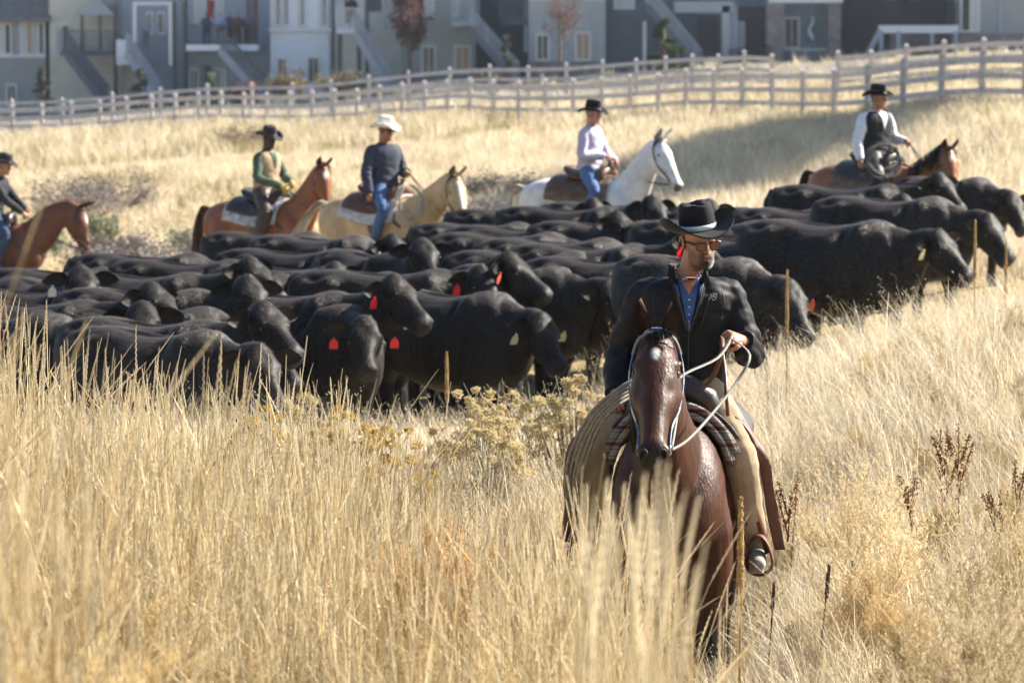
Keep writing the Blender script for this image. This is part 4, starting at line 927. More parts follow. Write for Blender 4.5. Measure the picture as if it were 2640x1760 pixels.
g = MB(); a = h.p(178, 36, 2.2); b = h.p(275, 36, 2.2); c = h.p(228, -8, 2.2); g.add([a, b, c, a + Vector((0, 2.4, 0)), b + Vector((0, 2.4, 0)), c + Vector((0, 2.4, 0))], [(0, 1, 2), (3, 5, 4), (0, 3, 4, 1), (1, 4, 5, 2), (2, 5, 3, 0)]); g.build('porch_gable', S_['bluegrey'], h.root, False)
h.pst('post', 195, 36, 202, 118, 2.1); h.pst('post', 236, 36, 243, 118, 2.1); h.pst('post', 269, 10, 280, 252, 2.1); h.deck(150, 122, 270, 'deckd', 2.3, 'deckd', posts=False); h.stair(170, 122, 262, 243, 'deckd', 'deckd', 2.3)
h = House('house', 'blue-grey house with white framed porch doors and pale stairs', 200, 345, 245)
h.body('bluegrey', 277, TOPV, 428, 258); h.roof(277, 428, TOPV); h.win(338, 30, 352, 78, 'glass', 'warm', .0); h.win(362, 30, 380, 78, 'glass', 'warm')
for a in ((315, 6, 404, 13), (315, 13, 324, 98), (396, 13, 405, 150)): h.rect('porch_frame', 'trim', *a, d=2.4, t=.2)
h.deck(276, 143, 318, 'white', 2.0, None, .3, posts=False); h.rect('deck_skirt', 'white', 276, 92, 303, 140, 2.05, .06); h.stair(305, 120, 392, 250, 'deck', 'deck', 2.0, 1.3); h.rect('recess', 'cream', 282, 155, 318, 240, .05, .06)
h.pst('post', 405, 5, 414, 240, 2.2); h.pst('post', 428, 5, 436, 240, 2.2)
hb = h = House('house', 'blue-grey house with spectators on its iron railed balcony', 199, 520, 225)
h.body('bluegrey', 429, TOPV, 622, 245); h.roof(429, 622, TOPV)
for x in (448, 470, 497): h.win(x, -20, x + 16, 60, 'pale', 'pale')
h.win(436, 160, 456, 210, 'warm', 'glass'); h.win(494, 160, 518, 215, 'warm', 'pale'); h.deck(438, 110, 600, 'white', 2.8, 'iron', .3, posts=False); h.stair(520, 114, 625, 228, 'deck', 'deckd', 2.8, 1.5); h.pst('post', 573, -40, 586, 108, 2.6); h.pst('post', 588, -40, 600, 108, 2.4); h.rect('side_panel', 'brown', 470, 150, 482, 230, .2, .2)
h = House('house', 'tall white board house with narrow dark windows above and below', 198, 690, 215)
h.body('white', 622, TOPV, 764, 235, .8); h.roof(622, 764, TOPV)
for x, w in ((630, 16), (649, 16), (687, 15), (736, 16)): h.win(x, -20, x + w, 60, 'pale', 'glass', .8)
h.win(640, 135, 662, 186, 'glass', 'warm', .8); h.win(709, 132, 735, 188, 'glass', 'glass', .8); h.rect('ledge', 'trim', 620, 66, 764, 73, .95, .16); h.rect('downspout', 'deck', 758, -60, 763, 215, .9, .1)
for i in range(13): h.rect('batten', 'white', 628 + i * 10.5, 74, 629.4 + i * 10.5, 232, .83, .04)
h = House('house', 'pale sided house with white picket deck and long grey stairs', 197, 820, 205)
h.body('creamw', 765, TOPV, 922, 222, -.6); h.roof(765, 922, TOPV); h.win(788, -20, 808, 56, 'glass', 'glass', -.6); h.deck(778, 72, 835, 'white', 2.2, 'trim', .26, pm='post'); h.stair(822, 74, 905, 212, 'deck', 'deck', 2.2, 1.2); h.pst('post', 842, -40, 852, 215, 2.4); h.rect('lattice', 'deckd', 848, -30, 880, 28, 2.0, .06); h.pst('deck', 886, -40, 893, 70, 2.2)
h = House('house', 'sage grey house with two white trimmed ground floor windows', 196, 1000, 195)
h.body('sage', 922, TOPV, 1092, 210, .4); h.roof(922, 1092, TOPV); h.win(955, -40, 996, 36, 'glass', 'pale', .4); h.win(1040, -40, 1052, 36, 'glass', 'pale', .4); h.win(970, 107, 1000, 168, 'glass', 'glass', .4); h.win(1045, 107, 1080, 168, 'warm', 'warm', .4); h.rect('stone_base', 'stone', 922, 174, 1092, 212, .46, .1); h.deck(1040, 56, 1100, 'deck', 2.4, 'deck', posts=False)
h = House('house', 'dark blue recessed porch house with twin dark stairs', 196, 1150, 190)
h.body('dblue', 1092, TOPV, 1214, 205, -1.4); h.roof(1092, 1214, TOPV); h.stair(1080, 62, 1192, 190, 'deckd', 'deck', 1.4, 1.6); h.pst('deck', 1203, -40, 1212, 120, 1.2); h.deck(1150, 52, 1214, 'dblue', 1.4, 'deckd', posts=False)
h = House('house', 'light grey house with bare tree in front and stone base', 195, 1300, 165)
h.body('lgrey', 1214, TOPV, 1390, 185, .5); h.roof(1214, 1390, TOPV); h.win(1232, 80, 1260, 138, 'glass', 'glass', .5); h.win(1322, 76, 1355, 138, 'warm', 'warm', .5); h.rect('stone_base', 'stone', 1214, 142, 1390, 188, .56, .1); h.rect('trim_band', 'trim', 1214, -2, 1390, 2, .54, .06)
h = House('house', 'dark slate house wing with grey picket stairs behind the pine', 195, 1450, 155)
h.body('slate', 1390, TOPV, 1602, 175, -.4); h.roof(1390, 1602, TOPV); h.win(1412, -30, 1456, 20, 'pale', 'pale', -.4); h.stair(1480, 10, 1605, 160, 'deckd', 'deck', 1.2, 1.7); h.pst('trim', 1474, 50, 1482, 170, 1.6)
h = House('house', 'porch house with stone column, pale post and brown door wall', 194, 1700, 145)
h.body('steel', 1602, TOPV, 1796, 165, -1.6); h.roof(1602, 1796, TOPV); h.rect('beam', 'bluegrey', 1545, 5, 1682, 30, 1.6, .5); h.rect('door_wall', 'brown', 1690, 15, 1765, 132, -1.4, .1); h.win(1688, 52, 1712, 118, 'warm', 'pale', -1.3); h.pst('lgrey', 1655, 15, 1672, 162, 1.6); h.pst('deck', 1673, 15, 1690, 162, 1.4); h.rect('stone_column', 'stone', 1757, -60, 1796, 165, 1.5, 1.0); h.rect('dark_recess', 'brown', 1606, 35, 1654, 150, -1.5, .1)
a = h.p(1672, 160, 2); b = h.p(1760, 150, 2); h.rail(a, b, 'iron', 1.0)
h = House('house', 'steel grey house wall with a white trimmed double window between stone columns', 194, 1850, 130)
h.body('steel', 1796, TOPV, 1912, 150, .0); h.roof(1796, 1912, TOPV); h.win(1802, 42, 1834, 110, 'glass', 'glass', 0); h.rect('stone_column', 'stone', 1898, -60, 1926, 140, 1.4, .8); h.rect('fascia', 'trim', 1760, -6, 1930, 8, 1.6, .3); h.rect('ledge', 'trim', 1796, 112, 1900, 117, .1, .12)
m_ = MB(); P = [h.p(1862 + 5 * math.sin(k), 38 + 7 * k, .4) for k in range(9)]; m_.tube(P, [.03, .06, .07, .09, .06, .1, .14, .1, .04], 8); m_.build('hanging_streamer', S_['trim'], h.root)
h = House('house', 'dark brown recessed house behind the white timber frame', 193, 1980, 125)
h.body('brown', 1926, TOPV, 2192, 145, -1.8); h.roof(1926, 2192, TOPV); h.rect('stone_wall', 'stone', 2046, 60, 2190, 140, -.2, .3)
h.rail(h.p(2030, 58, 2.0), h.p(2188, 58, 2.0), 'iron', 1.1, .12); h.stair(2010, -50, 2080, 55, 'deckd', 'iron', .6, 1.0)
fr = empty('timber_frame', tuple(h.p(2100, 130, 2.2) + h.o)); tag(fr, 'white timber deck frame with a slanted brace below the right-hand houses', 'frame')
for nm, u0, v0, u1, v1, w in (('beam', 2008, 68, 2190, 68, .38), ('brace', 1976, 138, 2012, 70, .24), ('leg', 2014, 72, 2014, 135, .22), ('leg', 2053, 72, 2053, 135, .26), ('leg', 2183, 72, 2183, 130, .24), ('leg', 2130, 72, 2130, 130, .12)):
    m_ = MB(); m_.bar(h.p(u0, v0, 2.2) + h.o - fr.location, h.p(u1, v1, 2.2) + h.o - fr.location, .2, w, (0, 1, 0) if u0 == u1 else (0, 0, 1)); m_.build(nm, S_['bluegrey'] if nm != 'beam' else S_['trim'], fr, False)
h = House('house', 'grey sided house at the far right with tall white trimmed window', 192, 2270, 115)
h.body('grey', 2192, TOPV, 2500, 130, .3); h.roof(2192, 2500, TOPV); h.win(2206, -10, 2246, 72, 'glass', 'pale', .3); h.rect('stone_base', 'stone', 2192, 78, 2500, 132, .36, .1); h.rect('corner_trim', 'deck', 2292, -60, 2300, 78, .36, .1)
# ------------------------------------------------------------------ spectators on the balconies
def stand_mesh():
    q = dict(DEF, elL=(.05, .26, .28), wrL=(.2, .16, .12), elR=(.05, -.26, .28), wrR=(.2, -.16, .12)); g = MB(); torso(g, q, .01); head_part(g, frame((.05, 0, .76)))
    g.tube([(.03, 0, .56), (.03, 0, .68)], [.065, .06], 10)
    for s in (1, -1): arm(g, q, s, .008); limb(g, [(0, .09 * s, .1), (.02, .1 * s, -.35), (0, .1 * s, -.78), (.08, .11 * s, -.84)], [.1, .075, .055, .05])
    g.ell((.03, 0, .79), (.1, .085, .09)); return fuse(g, .03, 2)
SV, SF = stand_mesh()
def stander(loc, rz, shirt, pants, hair, skin, label):
    c = np.tile(np.array(skin), (len(SV), 1)); z = SV[:, 2]; c[z < .60] = shirt; c[z < .05] = pants; c[(z > .80) | ((z > .7) & (SV[:, 0] < .02))] = hair; c[(z < .60) & (SV[:, 0] > .2) & (z < .16)] = skin
    me = mesh_from(SV, SF, c, 'person'); me.materials.append(M_skin); o = link('person', me, None, tuple(loc + Vector((0, 0, .88))), (0, 0, rz)); tag(o, label, 'person', 'spectators on balconies')
def spec(u, d, *a): p = av(u, 107, 199) + Vector((0, -d, .0)); stander(p, *a)
spec(481, 2.0, R(-80), (.06, .09, .2), (.03, .03, .06), (.04, .02, .02), (.4, .25, .2), 'leftmost balcony spectator in dark blue beside the red flag')
spec(515, 2.2, R(-60), (.32, .36, .52), (.03, .03, .04), (.3, .25, .2), (.45, .28, .22), 'balcony spectator in pale blue shirt with arms bent')
spec(534, 1.5, R(-90), (.07, .09, .16), (.03, .03, .05), (.05, .04, .03), (.4, .25, .2), 'balcony spectator in navy between pale blue and maroon shirts')
spec(553, 2.1, R(-90), (.15, .05, .05), (.04, .03, .03), (.05, .04, .03), (.4, .25, .2), 'balcony spectator in maroon shirt')
spec(574, 1.6, R(-100), (.12, .18, .38), (.04, .04, .05), (.1, .06, .04), (.42, .26, .2), 'balcony spectator in blue shirt by the post')
stander(av(812, 68, 197) + Vector((0, -1.6, 0)), R(-90), (.03, .02, .025), (.02, .02, .025), (.02, .015, .015), (.4, .25, .2), 'dark clothed person on the white picket deck')
stander(av(346, 128, 200) + Vector((0, -2.4, .3)), R(-90), (.2, .24, .34), (.1, .1, .14), (.2, .12, .08), (.42, .26, .2), 'person in grey-blue at the top of the pale stairs')
fl = empty('flag', tuple(av(487, 60, 199) + Vector((0, -2.7, 0)))); tag(fl, 'red flag hanging over the balcony', 'flag')
m_ = MB(); grid_mesh(m_, [[Vector((x * .3 + .04 * math.sin(z * 6), .06 * math.sin(x * 7 + z * 5), z * -.9 + 1.3)) for x in (0, .25, .5, .75, 1)] for z in (0, .2, .4, .6, .8, 1)]); solid(m_.build('cloth', mat('red_cloth', (.28, .03, .04), .8), fl), .01)
m_ = MB(); m_.tube([(0, 0, -.3), (0, 0, 1.6)], .025, 6); m_.build('pole', S_['iron'], fl)
# ------------------------------------------------------------------ the rider in front
M_coat_m = mat('sleek_bay_coat', (1, 1, 1), .47, .26, attr=True, var=.34, vscale=9, bump=.55, bscale=85, bstretch=(1, 1, .14), bdist=.007, rvar=.14, detail=6)
HX, HY, HZ, HRZ = .775, 17.85, .02, R(-97)
bay = horse_col((.056, .0185, .0085), (.012, .010, .009), (.012, .0095, .009), 1.0, star=(.135, .032, .017), stripe=0, mzt=.555)
hz = make_horse(neck_bend([(a, b - .06 * min(1, i), c, d) for i, (a, b, c, d) in enumerate(NECK_UP)], R(-2)), R(45), R(3), bay, vox=.0125, legs=(.02, -.02, 0, 0), roll=R(0), detail=True)
mane = make_mane(hz, -1, (.012, .010, .010), 5, n=420, length=.26, t0=.35); 
mh = place_horse(HX, HY, HZ, HRZ, 1.03, hz, M_coat_m, 'glossy bay horse with white star walking straight toward the viewer in tall grass', mane, make_tail((.012, .010, .01), 2))
link('fur', hz['fur'], mh)
bpy.context.view_layer.update()
M_pad = mat('woven_pad', (.40, .36, .33), .95, .1, bump=.6, bscale=150, bdist=.004)
nt = M_pad.node_tree; tcn = nd(nt, 'ShaderNodeTexCoord'); wv = nd(nt, 'ShaderNodeTexWave'); wv.bands_direction = 'Z'; wv.inputs['Scale'].default_value = 4.2; wv.inputs['Distortion'].default_value = .6
rp = nd(nt, 'ShaderNodeValToRGB'); rp.color_ramp.interpolation = 'CONSTANT'
for i, (p, c) in enumerate(((0, (.24, .21, .19)), (.30, (.05, .04, .036)), (.42, (.27, .24, .22)), (.60, (.12, .08, .06)), (.72, (.30, .275, .25)), (.85, (.10, .05, .045)))):
    e = rp.color_ramp.elements[0] if i == 0 else (rp.color_ramp.elements[1] if i == 1 else rp.color_ramp.elements.new(p)); e.position = p; e.color = c4(c)
nt.links.new(tcn.outputs['Object'], wv.inputs['Vector']); nt.links.new(wv.outputs[0], rp.inputs[0]); nt.links.new(rp.outputs[0], nt.nodes['Principled BSDF'].inputs['Base Color'])
M_bead = mat('blue_bead_braid', (.10, .22, .42), .5, .5, bump=.6, bscale=200, bdist=.003)
nt = M_bead.node_tree; tcn = nd(nt, 'ShaderNodeTexCoord'); vo = nd(nt, 'ShaderNodeTexNoise'); vo.inputs['Scale'].default_value = 26; vo.inputs['Detail'].default_value = 0
rp = nd(nt, 'ShaderNodeValToRGB'); rp.color_ramp.interpolation = 'CONSTANT'; rp.color_ramp.elements[0].color = c4((.09, .2, .40)); rp.color_ramp.elements[1].position = .56; rp.color_ramp.elements[1].color = c4((.62, .62, .60))
nt.links.new(tcn.outputs['Object'], vo.inputs['Vector']); nt.links.new(vo.outputs[0], rp.inputs[0]); nt.links.new(rp.outputs[0], nt.nodes['Principled BSDF'].inputs['Base Color'])
M_pale_l = mat('pale_leather', (.15, .145, .135), .6, .4, var=.12, vscale=20)
qm = dict(lean=.045, tw=1.14, shoulder_yaw=R(10), hy=.105, ly=.045, head=(R(27), R(9), R(5)), hz=.012, elL=(.02, .345, .235), wrL=(.17, .315, .315), handL=(.55, -.62, .18), palmL=(-.5, -.5, -.6),
          elR=(-.02, -.275, .22), wrR=(.20, -.27, .06), handR=(.8, .1, -.5), palmR=(0, .3, -1), curl=.9, neck_f=.01,
          kneeL=(.24, .30, -.20), ankL=(.12, .375, -.64), kneeR=(.26, -.36, -.17), ankR=(.12, -.40, -.62))
M_jacket = mat('black_softshell', (.010, .0098, .0125), .6, .16, var=.12, vscale=30, bump=.12, bscale=500, bdist=.002)
M_suede = mat('tan_suede', (.33, .25, .16), .95, .12, var=.3, vscale=6, bump=.25, bscale=160, bdist=.003, sheen=.2)
cl = dict(no_collar=True, skin=(.40, .185, .105), beard=(.06, .038, .028), hair=(.02, .017, .016), top=M_jacket, top_name='jacket', bulk=.022, wr=.011, hem=.075, legs=M_suede, legs_name='chaps', lbulk=.022, boots=mat('dusty_boot', (.30, .265, .225), .75, .3, var=.25, vscale=16), hat=M_hat_k, band=M_band_w,
          hat_p=dict(rx=.196, ry=.208, curl=.088, dip=.016, h=.122, up=.049, tilt=R(-7), roll=R(4)))
mr = ride(mh, SEAT, 1.03, qm, cl, 'rider in black jacket and black cowboy hat holding pale reins, nearest the viewer', vox=.0085, seed=3, main=True)
root, Mh = mr['root'], mr['M']; Vj, Fj = mr['jk'][1], mr['jk'][2]
make_tack(mh, hz, SEAT, dict(q=qm, leather=M_lea_d, horn_m=M_lea_d, saddle_label='dark western saddle under the rider in the black jacket', blanket=([M_pad], 'thick striped woven pad showing beside the bay horse\'s neck', 2),
          bridle_label='blue and white beaded bridle on the nearest bay horse', bridle_m=[M_bead, M_pale_l], bw=.014, drop=70, stir_m=M_lea_r, breast=False))
# shirt, collar and zip of the jacket (yawed with the shoulders)
sy = qm['shoulder_yaw']; Ry = Matrix.Rotation(sy * .9, 3, 'Z'); fw = Ry @ Vector((1, 0, 0)); LY = qm['ly']
def onchest(y, z, off):
    p0 = Ry @ Vector((.6, y, 0)) + Vector((qm['lean'], LY, z)); g = sheet_on(Vj, Fj, [[p0]], off, tuple(-fw)); return g[0][0]
M_shirt = mat('blue_shirt', (.045, .10, .27), .85, .2, var=.25, vscale=12, bump=.2, bscale=300, bdist=.002)
g = MB(); rows = []
for i in range(15):
    t = i / 14; z = .60 - .24 * t; hw = .052 * (1 - t) ** .9 + .002; rows.append([onchest(hw * (j / 6 - 1), z, .006) for j in range(13)])
grid_mesh(g, rows); solid(g.build('shirt', M_shirt, root), .006)
g = MB(); rows = []
for i in range(9):
    t = i / 8; rows.append([onchest((.046 * (1 - t) + .002) * (j / 4 - 1), .61 - .085 * t, .011) for j in range(9)])
grid_mesh(g, rows); g.build('throat', mat('throat_skin', (.40, .185, .105), .5, .4, var=.07, vscale=60), root)
g = MB()
for i in range(5): g.ell(onchest(.0, .50 - .034 * i, .011), (.004, .006, .006), 8, 5)
g.build('button', M_steel, root)
for s in (1, -1):     # shirt collar points and jacket lapels
    g = MB(); rows = []
    for i in range(7):
        t = i / 6; z = .635 - .11 * t; rows.append([(onchest(s * (.058 - .012 * t), z, .026 + .008 * (1 - t)) if z < .58 else Ry @ Vector((.045 + .0 * t, s * .066, 0)) + Vector((qm['lean'] + .02, LY, z))), onchest(s * (.068 - .030 * t + .012), min(z - .012, .585), .020)])
    grid_mesh(g, rows); solid(g.build('collar', M_shirt, root), .004)
    g = MB(); rows = []
    for i in range(12):
        t = i / 11; z = .665 - .30 * t; y = s * (.070 * (1 - t) ** .85 + .003)
        inner = onchest(y, min(z, .575), .016); 
        if z > .575: inner = inner + Vector((-.03 * (z - .575) / .09, 0, z - .575))
        outer = onchest(y + s * (.016 + .012 * (1 - t)), min(z - .01, .57), .006)
        rows.append([inner, (inner + outer) / 2 + fw * .006, outer])
    grid_mesh(g, rows); solid(g.build('lapel', M_jacket, root), .007)
    g = MB(); P = [onchest(s * (.064 * (1 - i / 10) ** .85 + .002), .57 - .22 * i / 10, .021) for i in range(11)]; g.tube(P, .0035, 6); g.build('zipper', M_band_k, root)
# standing collar round the nape
g = MB(); rows = []
for i in range(3):
    rows.append([Vector((qm['lean'] - .005 + math.cos(a) * (.088 - .004 * i), LY + math.sin(a) * (.094 - .004 * i), .585 + .035 * i)) for a in [sy + R(62) + R(236) * j / 20 for j in range(21)]])
grid_mesh(g, rows); solid(g.build('collar', M_jacket, root), .008)
g = MB(); g.tube([onchest(0, .42 - .27 * i / 14, .004) for i in range(15)], .003, 6); zp = g.build('zipper', M_band_k, root)
g = MB(); c = onchest(0.002, .375, .010); g.box(c, (.008, .008, .03)); g.build('zip_pull', M_steel, root)
g = MB(); P = [onchest(.05 + .045 * i / 8, .36 + .15 * i / 8, .003) for i in range(9)]; g.tube(P, .0028, 6); g.build('pocket_zip', M_band_k, root)
# embroidered shield on the chest: outline and inner strokes
M_thread = mat('grey_thread', (.20, .20, .21), .6); g = MB()
ey_, ez_ = .115, .512
out = [(a * .8, b * .8) for a, b in [(-.016, .016), (0, .021), (.016, .016), (.017, .0), (.010, -.014), (0, -.021), (-.010, -.014), (-.017, .0)]]
g.tube([onchest(ey_ + a, ez_ + b, .003) for a, b in out + out[:1]], .0014, 5)
for a, b in (((-.009, -.008), (0, .011)), ((0, .011), (.009, -.008)), ((-.008, .006), (.008, .006)), ((-.006, -.002), (.006, -.002))): g.tube([onchest(ey_ + a[0], ez_ + a[1], .003), onchest(ey_ + b[0], ez_ + b[1], .003)], .0012, 5)
g.build('chest_emblem', M_thread, root)
# seams
g = MB()
for s in (1, -1): g.tube([onchest(s * (.155 + .008 * math.sin(i * .5)), .54 - .14 * i / 8, .0015) for i in range(9)], .0016, 5)
g.build('seam', M_band_k, root)
# necklace
g = MB(); nk = [Ry @ Vector((.072 * math.cos(a), .070 * math.sin(a), 0)) + Vector((qm['lean'] + .012, LY + .01, .632 - .050 * max(0, math.cos(a)) ** 2)) for a in [2 * math.pi * i / 34 for i in range(34)]]
for i, p in enumerate(nk): g.ell(p, (.0052, .0052, .0052), 6, 4, None, (.03, .015, .014) if i % 4 else (.4, .38, .36))
g.ell(Ry @ Vector((.082, 0, 0)) + Vector((qm['lean'] + .014, LY + .01, .565)), (.003, .009, .012), 8, 6, None, (.55, .54, .5)); g.build('necklace', mat('beads', (1, 1, 1), .35, attr=True), root)
# glasses
M_lens = mat('brown_lens', (.11, .045, .026), .08, .5); M_frame = mat('black_frame', (.012, .012, .013), .25, .5)
gl = empty('glasses_tmp') if False else None
g = MB(); lz = MB()
for s in (1, -1):
    Q = Matrix.Rotation(.16 * s, 3, 'Z'); shape = [(-.026, .012), (-.02, .018), (.02, .017), (.027, .010), (.026, -.008), (.018, -.020), (-.012, -.020), (-.024, -.010)]
    pts = [Mh @ (Vector((.114, .034 * s, -.003)) + Q @ Vector((0, a * -s, b))) for a, b in shape]; g.tube(pts, .0032, 6, closed=True)
    lz.add([p for p in pts], [tuple(range(8)) if s > 0 else tuple(range(7, -1, -1))])
    g.bar(Mh @ Vector((.108, .061 * s, .008)), Mh @ Vector((-.01, .079 * s, .004)), .005, .009)
g.tube([Mh @ Vector((.114, .010, .006)), Mh @ Vector((.119, 0, .009)), Mh @ Vector((.114, -.010, .006))], .003, 6)
fo = g.build('glasses', M_frame, root); solid(lz.build('lens', M_lens, fo, smooth=False), .002)
# short beard and moustache hairs
from mathutils.bvhtree import BVHTree
bv = BVHTree.FromPolygons([tuple(v) for v in mr['V']], mr['F']); g = MB(); rr = random.Random(4)
for i in range(2600):
    y = rr.gauss(0, .036); z = rr.uniform(-.13, -.05 + max(0, abs(y) - .03) * .9)
    if abs(y) < .021 and -.080 < z < -.060: continue
    if abs(y) > .036 and rr.random() < .35: continue
    h = bv.ray_cast(Mh @ Vector((.2, y, z)), Mh.to_3x3() @ Vector((-1, -y * 3, .15)))
    if h[0] is None: continue
    p = h[0]; n = h[1]; d = (n * .6 + Mh.to_3x3() @ Vector((0, y * 3, -1)) * .7).normalized(); Lh = rr.uniform(.003, .007); sx = d.cross(n).normalized() * .0007
    k = rr.random(); c = (.16, .15, .14) if k > .92 else (.022, .016, .013)
    g.add([p - sx, p + sx, p + d * Lh], [(0, 1, 2)], c)
g.build('beard', mat('beard_hair', (1, 1, 1), .5, attr=True), root)
# belt, chap yoke, flaps, laces
g = MB(); g.tube([(.132 * math.cos(a) + .0, .205 * math.sin(a), .088 - .012 * math.cos(a)) for a in [2 * math.pi * i / 30 for i in range(30)]], [(.028, .005)] * 30, 6, closed=True, up=(0, 0, 1)); g.build('belt', M_lea_r, root)
for s in (1, -1):
    K = Vector(qm['kneeL' if s > 0 else 'kneeR']); A = Vector(qm['ankL' if s > 0 else 'ankR']); Hp = Vector((.02, .09 * s, .08)); rr = random.Random(8 + s)
    path = [Hp + Vector((-.02, .10 * s, .03)), (Hp + K) / 2 + Vector((-.02, .10 * s, .01)), K + Vector((-.01, .088 * s, .0)), K + (A - K) * .35 + Vector((-.02, .095 * s, 0)), K + (A - K) * .7 + Vector((-.02, .09 * s, 0)), A + Vector((-.01, .10 * s, -.02))]
    S_ = catmull([tuple(p) for p in path], 5); rows = []
    for i, p in enumerate(S_):
        p = Vector(p); w = .010 + .030 * min(1, i / 12); o2 = Vector((-.01, s * w, 0)) + Vector((.005 * math.sin(i * .9), .004 * math.sin(i * .7), 0)); rows.append([p + Vector((.012, -.012 * s, 0)), p + o2 * .5, p + o2])
    g = MB(); grid_mesh(g, rows); solid(g.build('chap_flap', M_lea_r, root), .004)
    g = MB(); P = [Hp + Vector((.085, .03 * s, .0)), (Hp + K) / 2 + Vector((.06, .055 * s, .055)), K * .8 + Hp * .2 + Vector((.03, .085 * s, .05)), K + Vector((0, .09 * s, .02))]
    strap(g, P, .024, .005, (.5, .3 * s, .8)); g.build('chap_trim', M_lea_r, root)
    g = MB(); strap(g, [K + (A - K) * .55 + Vector((.062, .03 * s, 0)), K + (A - K) * .8 + Vector((.055, .045 * s, 0)), A + Vector((.05, .06 * s, -.03))], .03, .004, (1, .4 * s, 0)); g.build('spur_strap', M_lea_r, root)
# nostrils
for s in (1, -1):
    Hh = hz['H']; c = Hh.p(.634, .043 * s, .027); nn = (Hh.a * .62 + Hh.n * .55 + Hh.w * s * .45).normalized(); uu_ = (Hh.n - nn * nn.dot(Hh.n)).normalized(); ww_ = nn.cross(uu_)
    ring = [c + uu_ * (.024 * math.cos(a)) + ww_ * (.016 * math.sin(a) * (1 + .25 * math.cos(a))) for a in [2 * math.pi * i / 18 for i in range(18)]]
    g = MB(); g.tube(ring, .006, 7, closed=True, col=(.032, .022, .018)); g.add([p - nn * .004 for p in ring], [tuple(range(18)) if s > 0 else tuple(range(17, -1, -1))], (.0015, .001, .001)); g.build('nostril', mat('nostril', (1, 1, 1), .6, .2, attr=True), mh)
# reins held in the left hand, loose end hanging
W3 = Matrix.Translation(root.location) @ Matrix.Rotation(root.rotation_euler.z, 4, 'Z')
HM = Matrix.Translation(mh.location) @ Matrix.Rotation(mh.rotation_euler.z, 4, 'Z') @ Matrix.Scale(1.03, 4); Hh = hz['H']
hand = W3 @ (Vector(qm['wrL']) + Vector(qm['handL']).normalized() * .085); bitL = HM @ Hh.p(.545, .072, -.05); bitR = HM @ Hh.p(.56, .0, -.10)
rn = empty('reins', tuple(hand)); tag(rn, 'pale flat leather reins running from the nearest rider\'s hand to the bay horse\'s mouth', 'reins')
g = MB(); a = hand - rn.location; mid = av(1648, 822, 17.2) - rn.location; strap(g, [a + Vector((.02, 0, .01)), mid, av(1560, 868, 16.75) - rn.location, av(1558, 930, 16.7) - rn.location, bitL - rn.location], .013, .004, (.2, -.6, .8)); g.build('rein', M_pale_l, rn)
g = MB(); strap(g, [a + Vector((.0, -.01, .0)), av(1722, 815, 17.2) - rn.location, av(1690, 880, 17.1) - rn.location, av(1640, 945, 16.9) - rn.location, av(1580, 1010, 16.6) - rn.location, av(1535, 1035, 16.45) - rn.location, av(1520, 1030, 16.4) - rn.location], .013, .004, (.3, -.9, .3)); g.build('rein', M_pale_l, rn)
g = MB(); strap(g, [a + Vector((-.03, 0, 0)), av(1660, 800, 17.4) - rn.location, av(1640, 860, 17.45) - rn.location, av(1600, 905, 17.5) - rn.location], .022, .005, (.4, -.8, .4)); strap(g, [a + Vector((-.04, 0, -.01)), av(1665, 850, 17.38) - rn.location, av(1668, 905, 17.3) - rn.location, av(1672, 955, 17.3) - rn.location], .016, .004, (0, -1, 0)); g.build('mecate', M_lea, rn)
# lariat on the off side
lr = empty('lariat'); lr.location = W3 @ Vector((.22, -.34, -.14)); tag(lr, 'grey lariat rope coiled at the nearest rider\'s right hip', 'rope')
for k in range(5):
    g = MB(); rr = random.Random(30 + k); u0 = 1300 + 9 * k; x1 = 1446
    P = [av(1455, 872 + 9 * k, 17.30 + .02 * k), av(1420, 893 + 9 * k, 17.28), av(1360 + 5 * k, 945 + 7 * k, 17.32), av(u0 + 18, 1020 + 4 * k, 17.4), av(u0, 1090 + 5 * k, 17.5), av(u0 + 8, 1160, 17.6), av(u0 + 40, 1230 - 6 * k, 17.72), av(u0 + 90, 1240, 17.78), av(1440, 1150, 17.6), av(1460, 1000, 17.5)]
    S_ = catmull([tuple(p - lr.location) for p in P], 6); g.tube([Vector(p) for p in S_], .0085, 7, closed=False); g.build('rope_loop', M_rope, lr)
# ------------------------------------------------------------------ the five riders behind the herd
def rein_pair(hroot, sc, hz, pr, side, label, mt, sag=.06):
    Mh_ = Matrix.Translation(hroot.location) @ Matrix.Rotation(hroot.rotation_euler.z, 4, 'Z') @ Matrix.Scale(sc, 4); H = hz['H']; rt = pr['root']; q = pr['q']
    Mp = Matrix.Translation(rt.location) @ Matrix.Rotation(rt.rotation_euler.z, 4, 'Z'); k = 'L' if side > 0 else 'R'
    W = Vector(q['wr' + k]); E = Vector(q['el' + k]); hd = Mp @ (W + (W - E).normalized() * .08)
    r = empty('reins', tuple(hd)); tag(r, label, 'reins', 'reins of the riders behind the herd')
    for s in (1, -1):
        b = Mh_ @ H.p(.55, .07 * s, -.055); m1 = hd.lerp(b, .35) - Vector((0, 0, sag)); m2 = hd.lerp(b, .7) - Vector((0, 0, sag))
        g = MB(); S_ = catmull([tuple(p - hd) for p in (hd, m1, m2, b)], 5); g.tube([Vector(p) for p in S_], .007, 5); g.build('rein', mt, r)
